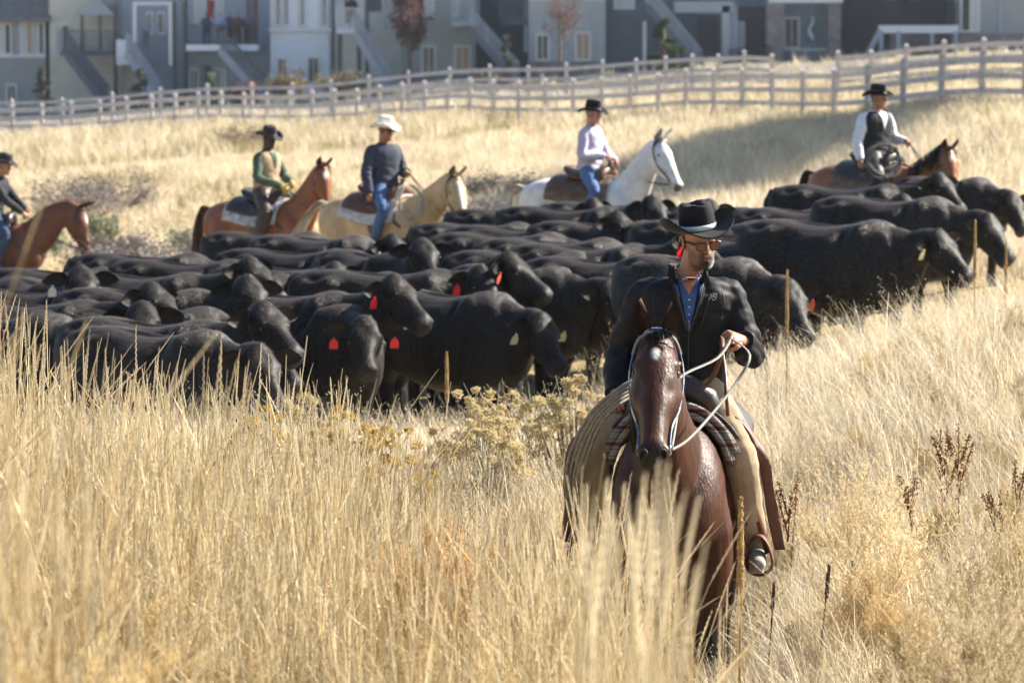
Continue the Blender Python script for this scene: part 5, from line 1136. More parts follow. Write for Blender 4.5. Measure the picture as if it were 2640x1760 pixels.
def bg_rider(seat_uv, Y, rz, sc, neck, pitch, yaw, colr, hmat, hlabel, manep, tailp, q, cl, label, tack, rein=None, seed=0, eye_h=.775):
    """seat_uv: photo pixel (2352 px wide view) of the rider's eyes"""
    eye = av(seat_uv[0], seat_uv[1], Y); hz_ = make_horse(neck, pitch, yaw, colr, vox=.02, legs=(.08, -.1, -.06, .1)); qq = dict(DEF, **q)
    seat = eye - Vector((0, 0, eye_h)) - Matrix.Rotation(rz, 3, 'Z') @ Vector((qq['lean'] * 1.1 + .06 + qq['neck_f'], 0, 0))
    hl = seat - Matrix.Rotation(rz, 3, 'Z') @ (SEAT * sc)
    h = place_horse(hl.x, hl.y, hl.z, rz, sc, hz_, hmat, hlabel, make_mane(hz_, *manep[:3], n=160, length=manep[3], blow=manep[4] if len(manep) > 4 else (0, 0, 0)), make_tail(*tailp) if tailp else None)
    bpy.context.view_layer.update()
    p = ride(h, SEAT, sc, q, cl, label, vox=.014, seed=seed)
    make_tack(h, hz_, SEAT, dict(tack, q=qq))
    if rein: rein_pair(h, sc, hz_, p, *rein)
    return h, hz_, p
M_vest_t = mat('tan_canvas', (.42, .30, .19), .9, .2, var=.15, vscale=10, bump=.2, bscale=150)
M_sl_green = mat('green_shirt', (.075, .11, .085), .9, .2, var=.2, vscale=10)
M_grey_k = mat('charcoal_shirt', (.03, .033, .038), .85, .2, var=.15, vscale=10)
M_hood = mat('slate_hoodie', (.055, .062, .085), .9, .2, var=.15, vscale=12)
M_white_sh = mat('white_shirt', (.72, .73, .78), .85, .2, var=.05, vscale=10)
M_vest_k = mat('black_vest', (.018, .019, .023), .7, .3, var=.15, vscale=12)
M_chap_br = mat('dark_brown_chaps', (.045, .026, .024), .55, .4, var=.3, vscale=12)
M_chap_k = mat('black_chaps', (.02, .019, .021), .55, .4, var=.3, vscale=12)
M_pink = mat('checked_shirt', (.52, .48, .55), .85, .2)
nt = M_pink.node_tree; tcn = nd(nt, 'ShaderNodeTexCoord'); ck = nd(nt, 'ShaderNodeTexChecker'); ck.inputs['Scale'].default_value = 75; ck.inputs[1].default_value = c4((.64, .60, .68)); ck.inputs[2].default_value = c4((.36, .31, .42))
nt.links.new(tcn.outputs['Object'], ck.inputs['Vector']); nt.links.new(ck.outputs[0], nt.nodes['Principled BSDF'].inputs['Base Color'])
M_pad_g = mat('grey_white_pad', (.36, .35, .36), .9, .1, col2=(.62, .6, .58), vscale=16)
M_pad_b = mat('brown_pad', (.10, .07, .055), .9, .1, col2=(.2, .16, .13), vscale=14)
M_pad_w = mat('white_pad', (.62, .60, .58), .9, .1, col2=(.10, .11, .16), vscale=7)
BK = dict(band=M_band_k, boots=M_boot)
sorrel = horse_col((.125, .05, .028), (.1, .04, .02), (.2, .1, .06), 0, star=(.16, .055, .032), seed=1, mzt=.58)
# far left, partly out of frame
bg_rider((14, 377), 52, R(-8), 1.02, neck_bend([(a, b + .035 * i, c, d) for i, (a, b, c, d) in enumerate(NECK_ARCH)], R(-4)), R(78), R(-6), sorrel, M_coat_dull, 'sorrel horse with white forehead patch cut off by the left edge', (1, (.2, .08, .035), 3, .2), None,
         dict(lean=.10, neck_f=.03, head=(R(0), R(14), 0), elR=(.25, -.24, .30), wrR=(.46, -.13, .12), elL=(.25, .24, .30), wrL=(.45, .1, .14)), dict(BK, skin=(.38, .19, .12), hair=(.03, .022, .02), top=M_grey_k, legs=M_denim_d, hat=M_hat_g, hat_p=dict(curl=.05)), 'rider in charcoal shirt leaning forward at the left edge of the picture',
         dict(leather=M_lea_d, saddle_label='dark saddle under the rider at the left edge', bridle_label='thin brown bridle on the sorrel horse at the left edge', bridle_m=[M_lea_d]), rein=(-1, 'thin dark reins of the rider at the left edge', M_lea_d), seed=11)
chest = horse_col((.21, .072, .027), (.12, .05, .03), (.13, .055, .035), 0, star=(.14, .05, .025), seed=2, mzt=.6)
bg_rider((622, 316), 48.6, R(-36), 1.03, neck_bend(NECK_UP, R(-14)), R(68), R(-34), chest, M_coat, 'chestnut horse with blowing mane standing left of the palomino', (1, (.23, .085, .03), 4, .22, (-.16, .1, .06)), ((.12, .055, .03), 7, (-.03, .02), 1.0),
         dict(lean=.03, head=(R(-5), R(10), 0), elR=(.10, -.27, .27), wrR=(.34, -.10, .17), elL=(.10, .27, .27), wrL=(.36, .08, .22), palmR=(0, .6, -.5)), dict(BK, skin=(.045, .025, .018), hair=(.012, .01, .01), top=M_vest_t, sleeve=M_sl_green, legs=M_chap_br, legs_name='chaps', lbulk=.03, hat=M_hat_g, gloves=(.55, .38, .09)), 'rider in tan vest, green sleeves and yellow gloves on the chestnut horse',
         dict(leather=M_lea_d, saddle_label='dark saddle on the chestnut horse', blanket=([M_pad_w], 'white and navy saddle pad on the chestnut horse', 1), bridle_label='brown bridle on the chestnut horse', bridle_m=[M_lea_d]), rein=(-1, 'thin dark reins in the yellow gloves of the tan vest rider', M_lea_d), seed=12)
palo = horse_col((.54, .37, .20), (.5, .4, .3), (.16, .12, .10), 0, star=(.3, .26, .02), seed=3, mzt=.56)
h3 = bg_rider((890, 296), 45.2, R(-40), 1.03, neck_bend(NECK_MID, R(-10)), R(62), R(-24), palo, M_coat_dull, 'cream palomino horse with pale tail, between the chestnut and the white horse', (1, (.62, .54, .42), 5, .2), ((.70, .63, .50), 8, (-.42, -.12), .95, 420, .05),
         dict(lean=.0, head=(R(4), R(4), 0), shoulder_yaw=R(-15), elR=(-.02, -.29, .25), wrR=(.05, -.31, .02), handR=(.2, -.1, -1), palmR=(0, 1, 0), elL=(.04, .30, .26), wrL=(.26, .12, .27)), dict(BK, skin=(.36, .16, .095), hair=(.03, .02, .018), top=M_hood, top_name='hoodie', bulk=.02, legs=M_denim, hat=M_hat_w, shades=True, band=mat('cream_band', (.6, .57, .5), .6), hat_p=dict(ry=.19, curl=.06)), 'rider in slate hoodie, jeans and white cowboy hat on the palomino',
         dict(leather=M_lea_r, saddle_label='reddish saddle on the palomino horse', blanket=([M_pad_g], 'grey and white saddle pad on the palomino horse', 1), bridle_label='brown bridle with noseband on the palomino horse', bridle_m=[M_lea], noseband=True, breast=True), rein=(1, 'thin reins held up by the rider in the white hat', M_lea), seed=13)
g = empty('lariat', av(940, 470, 44.5)); tag(g, 'large pale lariat coiled beside the knee of the rider in the white hat', 'rope')
m_ = MB(); coil(m_, (0, 0, 0), .165, .235, (.5, -1, .05), 11, .007, 5, .045); m_.build('rope_loop', M_rope_w, g)
white = horse_col((.70, .69, .67), (.4, .4, .4), (.10, .095, .095), .0, seed=4, mzt=.55)
bg_rider((1367, 258), 46.3, R(-33), 1.03, neck_bend(NECK_UP, R(-8)), R(54), R(-16), white, M_coat_dull, 'white horse with grey muzzle and pricked ears, behind the middle of the herd', (1, (.55, .54, .53), 6, .16), ((.62, .56, .46), 9, (-.02, .03), .95),
         dict(lean=.02, head=(R(8), R(4), 0), shoulder_yaw=R(6), elR=(.05, -.25, .26), wrR=(.24, -.02, .25), elL=(.08, .28, .26), wrL=(.30, .12, .18), palmR=(0, .5, -.6)), dict(BK, skin=(.50, .24, .17), hair=(.09, .07, .06), top=M_pink, legs=M_denim, hat=M_hat_k, hat_p=dict(curl=.045, dip=.03)), 'rider in pink checked shirt, jeans and black hat on the white horse',
         dict(leather=M_lea, saddle_label='brown tooled saddle on the white horse', blanket=([M_pad_b], 'dark brown saddle pad on the white horse', 1), bridle_label='dark bridle on the white horse', bridle_m=[M_lea_d], noseband=False), rein=(1, 'dark reins looping from the white horse\'s bit', M_lea_d), seed=14)
bay2 = horse_col((.23, .088, .030), (.015, .012, .01), (.06, .03, .022), 1.0, star=(.14, .035, .014), seed=5, mzt=.5)
bg_rider((2022, 222), 45.2, R(-42), 1.02, neck_bend([(a, b - .06, c, d) for a, b, c, d in NECK_MID], R(-20)), R(64), R(-38), bay2, M_coat, 'bay horse with black mane behind the cows on the right', (-1, (.014, .012, .012), 7, .26), ((.014, .012, .01), 10),
         dict(lean=.0, tw=1.1, head=(R(14), R(2), 0), shoulder_yaw=R(-12), elR=(-.04, -.31, .25), wrR=(.02, -.33, .03), handR=(.15, 0, -1), palmR=(0, 1, 0), elL=(.03, .32, .27), wrL=(.27, .22, .25), palmL=(0, -.7, -.5)), dict(BK, skin=(.36, .175, .11), hair=(.05, .045, .045), top=M_vest_k, sleeve=M_white_sh, bulk=.018, legs=M_chap_k, legs_name='chaps', lbulk=.02, hat=M_hat_k, hat_p=dict(curl=.06), hem=.05), 'rider in black vest with white sleeves and black hat on the right',
         dict(leather=M_lea_d, saddle_label='dark saddle with tall horn on the bay horse on the right', blanket=([M_pad_b], 'brown saddle pad on the bay horse on the right', 1), bridle_label='brown bridle on the bay horse behind the right cows', bridle_m=[M_lea]), rein=(1, 'reins held by the rider in the black vest', M_lea_d), seed=15)
g = empty('lariat', av(2028, 372, 44.45)); tag(g, 'dark grey lariat coiled at the thigh of the rider in the black vest', 'rope')
m_ = MB(); coil(m_, (0, 0, 0), .235, .20, (.5, -1, .2), 8, .0065, 6, .05); m_.build('rope_loop', mat('dark_rope', (.10, .095, .09), .8, var=.2, vscale=50), g)
# ------------------------------------------------------------------ the herd
NKA = [(.72, 0, 1.07, .18, .26), (.90, 0, 1.13, .13, .19), (1.03, 0, 1.23, .10, .135), (1.10, 0, 1.29, .075, .085)]
def nk(drop, yaw):
    out = []
    for i, (x, y, z, a, b) in enumerate(NKA):
        k = (i + 1) / 4; dx = x - .55; w = yaw * k * .55; out.append((.55 + dx * math.cos(w), dx * math.sin(w), z - drop * k, a, b))
    return out
CV_ = {}
for key, drop, pit, yaw, sd in (('fwd', .06, 46, -6, 1), ('cam', .05, 47, -18, 2), ('low', .14, 52, -12, 3), ('up', -.17, 38, -12, 4), ('upc', -.15, 43, -34, 7), ('away', .0, 44, 30, 5), ('side', .08, 47, 4, 6)):
    CV_[key] = make_cow('cow', nk(drop, R(yaw)), R(pit), R(yaw), sd)
M_tag_r = mat('red_tag', (.72, .012, .03), .45); M_tag_y = mat('yellow_tag', (.62, .58, .33), .5); M_tag_w = mat('white_tag', (.7, .7, .66), .5); M_tag_o = mat('orange_tag', (.55, .10, .05), .5)
TAGM = dict(r=M_tag_r, y=M_tag_y, w=M_tag_w, o=M_tag_o)
for k, c in CV_.items():
    for t in c['tags']: t.materials.append(M_tag_r)
def c1(x, y): return (x / 2.138, 560 + y / 2.138)
def c2(x, y): return (900 + x / 2.529, 480 + y / 2.529)
def c3(x, y): return (1840 + x / 2.94, 400 + y / 2.94)
# shoulder-top pixel, heading (degrees, 0 = to the right, -90 = to the viewer), head pose, tags (near, far), label
HERD = [
 (c1(1900, 478), -66, 'cam', 'rr', 'black cow in front row facing the viewer with a red tag in each ear'),
 (c2(905, 682), -44, 'low', 'yy', 'black cow in front row with yellowish tags and lowered head, left of the nearest rider'),
 (c1(1110, 618), -38, 'cam', '', 'black cow lowest at left, muzzle just above the tall grass tips'),
 (c1(1105, 560), -30, 'up', '', 'black cow whose raised head tops the left front group'),
 (c1(240, 525), -40, 'low', '', 'black cow at far left, muzzle hidden in the tall grass'),
 (c1(1830, 405), -34, 'up', 'r ', 'black cow with one red tag directly behind the twin red tagged cow'),
 (c2(1340, 518), -42, 'side', ' r', 'black cow with one red tag on its far ear left of the nearest rider'),
 (c2(500, 590), -30, 'upc', 'r ', 'black cow with one red tag behind the yellowish tagged cow'),
 (c3(160, 770), -48, 'low', ' o', 'black cow with head down just right of the nearest rider\'s shoulder'),
 (c3(480, 615), -36, 'fwd', ' o', 'black cow with outstretched head second right of the nearest rider'),
 (c3(1190, 488), -30, 'fwd', 'yy', 'black cow with a long yellowish ear tag at right of the herd'),
 (c3(1640, 310), -36, 'low', ' y', 'black cow at the right end with pale tag in far ear and head low'),
 (c3(1990, 165), -50, 'low', '', 'black cow farthest right, next to the picture edge, face to the viewer'),
 (c3(1300, 215), -18, 'upc', '', 'black cow directly in front of the bay horse on the right, head raised'),
 (c3(1010, 395), -24, 'up', 'r ', 'black cow with a small red tag below the black vest rider'),
 (c3(780, 392), -22, 'low', 'w ', 'black cow with hip bone standing up against the pale hillside'),
 (c3(300, 492), -25, 'side', '', 'black cow close behind the nearest rider\'s hat on its right'),
 (c3(640, 545), -26, 'low', '', 'black cow back showing between the hat and the yellowish tagged cow'),
 (c3(-80, 420), -80, 'up', '', 'black cow peering over the herd just left of the hat crown'),
 (c2(1300, 142), -16, 'upc', '', 'black cow with the long straight back in front of the white horse\'s tail'),
 (c2(1090, 232), -18, 'low', '', 'black cow tucked behind the long backed cow, head hidden'),
 (c2(1370, 252), -28, 'up', '', 'black cow with curly lit poll below the white horse'),
 (c2(1290, 296), -20, 'side', 'r ', 'black cow with round rump in front of the palomino\'s chest'),
 (c2(1650, 333), -18, 'low', '', 'black cow with brownish sunlit back behind the nearest rider'),
 (c2(1450, 420), -26, 'low', '', 'black cow with humped shoulder left of the rider\'s collar'),
 (c2(1850, 372), -24, 'up', 'r ', 'black cow right behind the nearest rider\'s hat brim'),
 (c2(1930, 462), -28, 'low', '', 'black cow hidden mostly by the nearest rider\'s jacket'),
 (c2(1900, 98), -20, 'away', '', 'black cow in the back row under the white horse\'s chest strap'),
 (c2(1660, 128), -26, 'upc', '', 'black cow with grey lit forehead below the white horse\'s forelegs'),
 (c2(1920, 222), -22, 'low', '', 'black cow in the back rows left of the hat brim'),
 (c2(560, 535), -14, 'up', 'o ', 'black cow with one ear up and an orange tag in the middle of the herd'),
 (c1(1690, 76), -20, 'low', '', 'black cow nearest the chestnut horse\'s forelegs'),
 (c1(1960, 96), -24, 'low', '', 'black cow under the palomino horse\'s tail'),
 (c1(1840, 172), -28, 'up', 'w ', 'black cow with muzzle sticking out in front of the palomino'),
 (c1(2170, 190), -60, 'up', '', 'black cow with two upright ears in front of the palomino\'s belly'),
 (c1(1840, 258), -22, 'low', '', 'black cow with broad dull back in the herd\'s centre left'),
 (c1(2120, 300), -24, 'low', '', 'black cow shoulder beside the single red tagged cow'),
 (c1(1550, 312), -18, 'upc', '', 'black cow with a smooth brownish back left of centre'),
 (c1(1040, 192), -12, 'low', '', 'black cow at the back left with its tail head highest'),
 (c1(1260, 230), -14, 'low', '', 'black cow second from the back at left'),
 (c1(1020, 302), -20, 'up', '', 'black cow with a single raised ear in the left back rows'),
 (c1(1060, 392), -30, 'upc', '', 'black cow with dusty grey face in the left middle rows'),
 (c1(430, 384), -16, 'low', '', 'black cow with dusty back in the left middle'),
 (c1(560, 272), -10, 'low', 'w ', 'black cow in the left back row, its tag a white fleck'),
 (c1(170, 282), -6, 'low', '', 'black cow below the sorrel horse at the left edge'),
 (c1(330, 345), -60, 'up', 'w ', 'dusty black cow near the left edge with rounded shoulder'),
 (c1(430, 450), -24, 'up', '', 'black cow with a small pale ear left of the grass tips'),
 (c1(1100, 490), -26, 'low', '', 'black cow back just above the raised head at left'),
 (c1(640, 528), -50, 'upc', '', 'black cow with both ears up among the left front group'),
]
rc = random.Random(21)
SUNK = .0
def put_cow(pix, head, pose, tags, label):
    sc = rc.uniform(.90, .98); hw = 1.37 * sc; Y = 26.0; best = None
    for i in range(400):
        y = (29.3 if pix[0] > 1650 else 26.0) + i * .06; p = at(pix[0], pix[1], y); d = abs(p.z - (ground(p.x, y) + hw))
        if best is None or d < best[0]: best = (d, y, p)
    y, p = best[1], best[2]; rz = R(head + rc.uniform(-4, 4)); d = Matrix.Rotation(rz, 3, 'Z') @ Vector((.46 * sc, 0, 0)); x0, y0 = p.x - d.x, p.y - d.y
    c = CV_[pose]; o = link('cow', c['me'], None, (x0, y0, p.z - hw), (0, 0, rz)); wy = sc * rc.uniform(.95, 1.08); o.scale = (sc * rc.uniform(.97, 1.05), wy, sc); tag(o, label, 'cow', 'black cattle herd')
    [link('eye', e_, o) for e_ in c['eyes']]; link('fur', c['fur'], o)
    for k, ch in enumerate(tags):
        if ch == ' ': continue
        i = 1 if k == 0 else 0          # near ear is the animal's right
        t = link('ear_tag', c['tags'][i], o); t.material_slots[0].link = 'OBJECT'; t.material_slots[0].material = TAGM[ch]
    return o
COWS = [put_cow(*h) for h in HERD]
# ------------------------------------------------------------------ trees and shrubs
def leaf_mat(name, col, col2, transl=.3): return mat(name, col, .8, .2, col2=col2, vscale=3, transl=transl)
def leaves(mb, rr, n, pos, size, flat=.0):
    for i in range(n):
        p = pos(rr); a = rr.uniform(0, 6.28); b = rr.uniform(-1, 1); u = Vector((math.cos(a), math.sin(a), b)).normalized(); w = u.cross(Vector((rr.uniform(-1, 1), rr.uniform(-1, 1), rr.uniform(-1, 1)))).normalized(); s = size * rr.uniform(.6, 1.3)
        mb.add([p - u * s, p + w * s * .55, p + u * s, p - w * s * .55], [(0, 1, 2, 3)])
def tree(name, label, cat, loc, h, w, mcrown, mtrunk, kind, seed, n=900, size=.12, group=None):
    rr = random.Random(seed); root = empty(name, tuple(loc)); tag(root, label, cat, group); t = MB(); c = MB()
    if kind == 'conifer':
        t.tube([(0, 0, -.2), (0, 0, h * .95)], [w * .07, .01], 7)
        for k in range(int(h * 7)):
            z = h * (.06 + .9 * k / (h * 7)); L = w * .5 * (1 - z / h) ** .8 * rr.uniform(.75, 1.15); a = rr.uniform(0, 6.28); tip = Vector((math.cos(a) * L, math.sin(a) * L, z - L * .12)); b = Vector((0, 0, z)); t.tube([b, tip], [.018, .004], 4)
            leaves(c, rr, max(5, n // int(h * 7)), lambda q, b=b, tip=tip, L=L: b.lerp(tip, q.uniform(.15, 1.03)) + Vector((q.gauss(0, .06), q.gauss(0, .06), q.gauss(-.02, .05))), size)
    else:
        nl = 7 if kind != 'shrub' else 11; tips = []
        if kind != 'shrub': t.tube([(0, 0, -.2), (.03, 0, h * .3), (0, .04, h * .6), (.02, 0, h * .93)], [h * .022, h * .017, h * .012, .01], 7)
        for k in range(nl * (3 if kind == 'bare' else 2)):
            z = h * rr.uniform(.22, .8) if kind != 'shrub' else 0; a = rr.uniform(0, 6.28); L = w * .5 * rr.uniform(.5, 1); up = h * (.28 if kind == 'bare' else .16) * rr.uniform(.5, 1.3) if kind != 'shrub' else h * rr.uniform(.45, .95)
            b = Vector((0, 0, z)); tip = Vector((math.cos(a) * L, math.sin(a) * L, min(h, z + up))); mid = b.lerp(tip, .5) + Vector((0, 0, -.06 * L)); t.tube([b, mid, tip], [.03 if kind != 'shrub' else .014, .016, .005], 5); tips.append((b, mid, tip))
            for j in range(5 if kind == 'bare' else 3):
                s0 = mid.lerp(tip, rr.random()); e = s0 + Vector((rr.gauss(0, .12 * w), rr.gauss(0, .12 * w), rr.uniform(.05, .16) * h)); t.tube([s0, e], [.009, .003], 4); tips.append((s0, s0.lerp(e, .5), e))
        def pos(q):
            b, m, e = q.choice(tips); return m.lerp(e, q.uniform(-.2, 1.1)) + Vector((q.gauss(0, 1), q.gauss(0, 1), q.gauss(0, 1))) * (w * .055)
        leaves(c, rr, n, pos, size)
    t.build('trunk' if kind != 'shrub' else 'stems', mtrunk, root); c.build('crown', mcrown, root, smooth=False); return root
M_bark = mat('bark', (.16, .12, .10), .9, var=.3, vscale=8); M_pine = leaf_mat('pine_needles', (.045, .075, .035), (.08, .11, .05)); M_spr = leaf_mat('pale_spruce', (.17, .26, .13), (.24, .34, .2)); M_mar = leaf_mat('maroon_leaves', (.13, .06, .055), (.2, .1, .08)); M_yel = leaf_mat('yellow_leaves', (.34, .25, .10), (.24, .17, .08)); M_red = leaf_mat('red_leaves', (.16, .045, .04), (.1, .05, .04)); M_brn = leaf_mat('brown_leaves', (.17, .13, .09), (.25, .19, .12)); M_dgr = leaf_mat('grey_green_leaves', (.08, .10, .075), (.12, .13, .10))
def tv(u, v, Y): p = av(u, v, Y); p.z = min(p.z, ground(p.x, Y) + .6); return p
tree('conifer', 'dark conifer in front of the beige house at far left', 'tree', tv(100, 252, 194), 2.3, 1.6, M_dgr, M_bark, 'conifer', 1, 1500, .09)
tree('conifer', 'grey-green conifer below the yellowish house', 'tree', tv(322, 250, 193), 2.2, 1.7, M_dgr, M_bark, 'conifer', 2, 1500, .09)
tree('conifer', 'small pale green spruce below the spectators\' balcony', 'tree', tv(490, 248, 192), 1.9, 1.5, M_spr, M_bark, 'conifer', 3, 1500, .08)
tree('conifer', 'dark green pine at the foot of the slate house', 'tree', tv(1525, 172, 186), 2.9, 2.8, M_pine, M_bark, 'conifer', 4, 2600, .11)
tree('conifer', 'slim dull conifer between the twin dark stairs', 'tree', tv(1162, 195, 190), 2.6, 1.2, M_dgr, M_bark, 'conifer', 5, 1200, .08)
tree('maroon_tree', 'upright maroon leaved tree between the pale and sage houses', 'tree', tv(940, 205, 193), 6.2, 1.9, M_mar, M_bark, 'bare', 6, 3200, .09)
tree('maroon_tree', 'sparse bare tree with few reddish leaves before the light grey house', 'tree', tv(1285, 170, 190), 4.6, 2.4, M_mar, M_bark, 'bare', 7, 800, .07)
tree('shrub', 'red leaved shrub under the balcony stairs', 'shrub', tv(555, 240, 191), 1.1, 1.7, M_red, M_bark, 'shrub', 8, 1200, .08)
tree('shrub', 'yellow leaved shrub below the white house', 'shrub', tv(660, 232, 190), 1.5, 2.3, M_yel, M_bark, 'shrub', 9, 1500, .08)
tree('shrub', 'brownish shrub at the right foot of the white house', 'shrub', tv(772, 225, 189), 1.2, 2.2, M_brn, M_bark, 'shrub', 10, 1500, .08)
tree('shrub', 'grey shrub under the pale picket deck', 'shrub', tv(825, 218, 189), 1.1, 1.6, M_dgr, M_bark, 'shrub', 11, 900, .08)
tree('shrub', 'low dull shrub left of the sage house stairs', 'shrub', tv(1110, 200, 188), .9, 1.4, M_brn, M_bark, 'shrub', 12, 700, .08)
for k in range(11):      # added unseen tree row, crowns shaped to shade a band of the hillside
    t = k / 10; x = 13.6 + 3.6 * t; y = 72 + 32 * t; hh = 9.4 - 3.0 * t; rr = random.Random(40 + k); root = empty('shadow_tree', (x, y, ground(x, y))); tag(root, 'unseen tree added beyond the right edge to shade the hillside', 'tree', 'unseen shadow trees added beyond the right edge')
    g = MB(); g.tube([(0, 0, -.2), (.1, 0, hh * .5), (0, .05, hh + .4)], [.16, .12, .04], 8); g.build('trunk', M_bark, root); g = MB()
    leaves(g, rr, 3600, lambda q: Vector((q.gauss(0, .9), q.gauss(0, 1.2), hh + q.gauss(0, .62))), .24); g.build('crown', M_brn, root, smooth=False)
M_sage = leaf_mat('sage_leaves', (.17, .15, .14), (.26, .23, .21), .1); M_sage_g = leaf_mat('green_sage', (.24, .27, .15), (.30, .30, .2), .2)
for k, (u, v, Y, hh, ww, m_, lb) in enumerate(((310, 540, 52, .95, 2.1, M_sage, 'large grey-violet sagebrush between the sorrel and chestnut horses'), (375, 520, 55, .8, 1.7, M_sage, 'grey sagebrush right behind the large one'), (250, 500, 58, .7, 1.6, M_sage, 'grey sagebrush left behind the large one'), (180, 425, 78, .9, 2.8, M_sage, 'distant grey brush behind the left rider'), (255, 415, 82, .8, 2.4, M_sage, 'distant grey brush patch right of the left rider\'s hat'),
                                      (455, 475, 62, .5, 1.0, M_sage_g, 'small dark green bush beside the chestnut horse\'s tail'), (230, 450, 68, .6, .8, M_sage_g, 'pale green bush above the sorrel horse\'s ears'), (90, 445, 66, .45, .9, M_sage_g, 'low green bush behind the left rider\'s arm'), (1110, 450, 62, .6, 1.5, M_sage, 'grey brush behind the palomino\'s head'), (390, 560, 49, .4, .8, M_sage_g, 'green-grey tuft in front of the large sagebrush'), (445, 585, 47, .4, .7, M_sage, 'small grey bush below the chestnut horse\'s tail'), (1150, 420, 75, .6, 1.8, M_sage, 'faint brush between the palomino and the white horse'), (560, 300, 120, .8, 2.0, M_brn, 'dull bush near the fence above the tan vest rider'))):
    p = av(u, v, Y); p.z = ground(p.x, Y) - .05; tree('sagebrush', lb, 'shrub', p, hh, ww, m_, M_bark, 'shrub', 60 + k, 3200, .03)

# ------------------------------------------------------------------ dry grass: source clumps and scattering
M_straw = mat('straw', (1, 1, 1), .6, .25, attr=True, transl=.32, rand=.27)
def ccol(rr, base, v=.18): k = rr.uniform(1 - v, 1 + v); return tuple(min(.9, x * k) for x in base)
def blade(mb, rr, p, h, lean, az, w, col, seg=4, droop=.5):
    P = []; d = Vector((math.cos(az), math.sin(az), 0)); sd_ = Vector((-d.y, d.x, 0)); tw = rr.uniform(-.7, .7); sd_ = (sd_ * math.cos(tw) + d * math.sin(tw))
    for i in range(seg + 1):
        t = i / seg; q = p + d * (lean * h * t ** (1 + droop)) + Vector((0, 0, h * (t - .28 * droop * lean * t * t))); ww = w * (1 - t * .85); P += [q - sd_ * ww, q + sd_ * ww]
    mb.add(P, [(2 * i, 2 * i + 1, 2 * i + 3, 2 * i + 2) for i in range(seg)], col); return q
def stalk(mb, rr, p, h, lean, az, r, col, spike=.16, sw=.0045, scol=None, n=16):
    d = Vector((math.cos(az), math.sin(az), 0)); S = []
    k0 = rr.uniform(1.2, 2.4)
    def at_(t): return p + d * (lean * h * t ** k0) + Vector((0, 0, h * (t - .1 * lean * t * t)))
    mb.tube([at_(i / 5) for i in range(6)], [r * (1 - .5 * i / 5) for i in range(6)], 3, False, col=col)
    scol = scol or col; t0 = 1 - spike / h; L = spike / n * 2.3
    for i in range(n):      # spikelets, alternating sides of the rachis
        t = t0 + (1 - t0) * i / n; c = at_(t); ax = (at_(min(1.02, t + .02)) - at_(t - .02)).normalized(); a = az + 1.57 + (math.pi if i % 2 else 0); o = Vector((math.cos(a), math.sin(a), 0)) * sw * (1 - .5 * (i / n) ** 2); tip = c + ax * L + o * .7
        mb.add([c - o * .2, c + ax * L * .45 + o * 1.5, tip, c + ax * L * .5 + Vector((-o.y, o.x, 0)) * .9], [(0, 1, 2), (0, 2, 3)], scol)
STR = [(.68, .575, .375), (.58, .455, .245), (.75, .675, .50), (.46, .33, .14), (.62, .505, .30)]
SRC = bpy.data.collections.new('grass_sources')
def source(name, mb):
    me = mb.mesh(name, False); me.materials.append(M_straw); o = bpy.data.objects.new(name, me); SRC.objects.link(o); return o
def clump_tall(seed, ns=11, nb=16, h=1.0, cols=STR, r=.0021, rad=.10):
    rr = random.Random(seed); g = MB()
    for i in range(ns):
        a = rr.uniform(0, 6.28); q = rad * math.sqrt(rr.random()); stalk(g, rr, Vector((math.cos(a) * q, math.sin(a) * q, -.05)), h * rr.uniform(.55, 1.12), rr.uniform(.02, .16) if rr.random() < .80 else rr.uniform(.25, .75), rr.uniform(0, 6.28), r * rr.uniform(.8, 1.3), ccol(rr, rr.choice(cols)), rr.uniform(.10, .2), .0030, ccol(rr, (.68, .58, .40)))
    for i in range(nb):
        a = rr.uniform(0, 6.28); q = rad * 1.2 * math.sqrt(rr.random()); blade(g, rr, Vector((math.cos(a) * q, math.sin(a) * q, -.05)), h * rr.uniform(.25, .62), rr.uniform(.1, .7), rr.uniform(0, 6.28), rr.uniform(.002, .004), ccol(rr, rr.choice(cols)))
    return g
def clump_soft(seed, nb=46, h=.5, cols=STR, w=.0028, rad=.12, fluff=0, lean=(.15, .8)):
    rr = random.Random(seed); g = MB()
    for i in range(nb):
        a = rr.uniform(0, 6.28); q = rad * math.sqrt(rr.random()); tip = blade(g, rr, Vector((math.cos(a) * q, math.sin(a) * q, -.04)), h * rr.uniform(.4, 1.1), rr.uniform(*lean), rr.uniform(0, 6.28), w * rr.uniform(.7, 1.4), ccol(rr, rr.choice(cols)), 5, .9)
        if fluff and rr.random() < fluff:
            for j in range(7): o = Vector((rr.gauss(0, 1), rr.gauss(0, 1), rr.gauss(0, 1))) * .011; pp = tip + o - Vector((0, 0, .012 * j - .03)); u = Vector((rr.gauss(0, 1), rr.gauss(0, 1), rr.gauss(.6, 1))).normalized() * .014; w_ = Vector((-u.y, u.x, 0)) * .2; g.add([pp - w_, pp + w_, pp + u], [(0, 1, 2)], ccol(rr, (.64, .52, .33)))
    return g
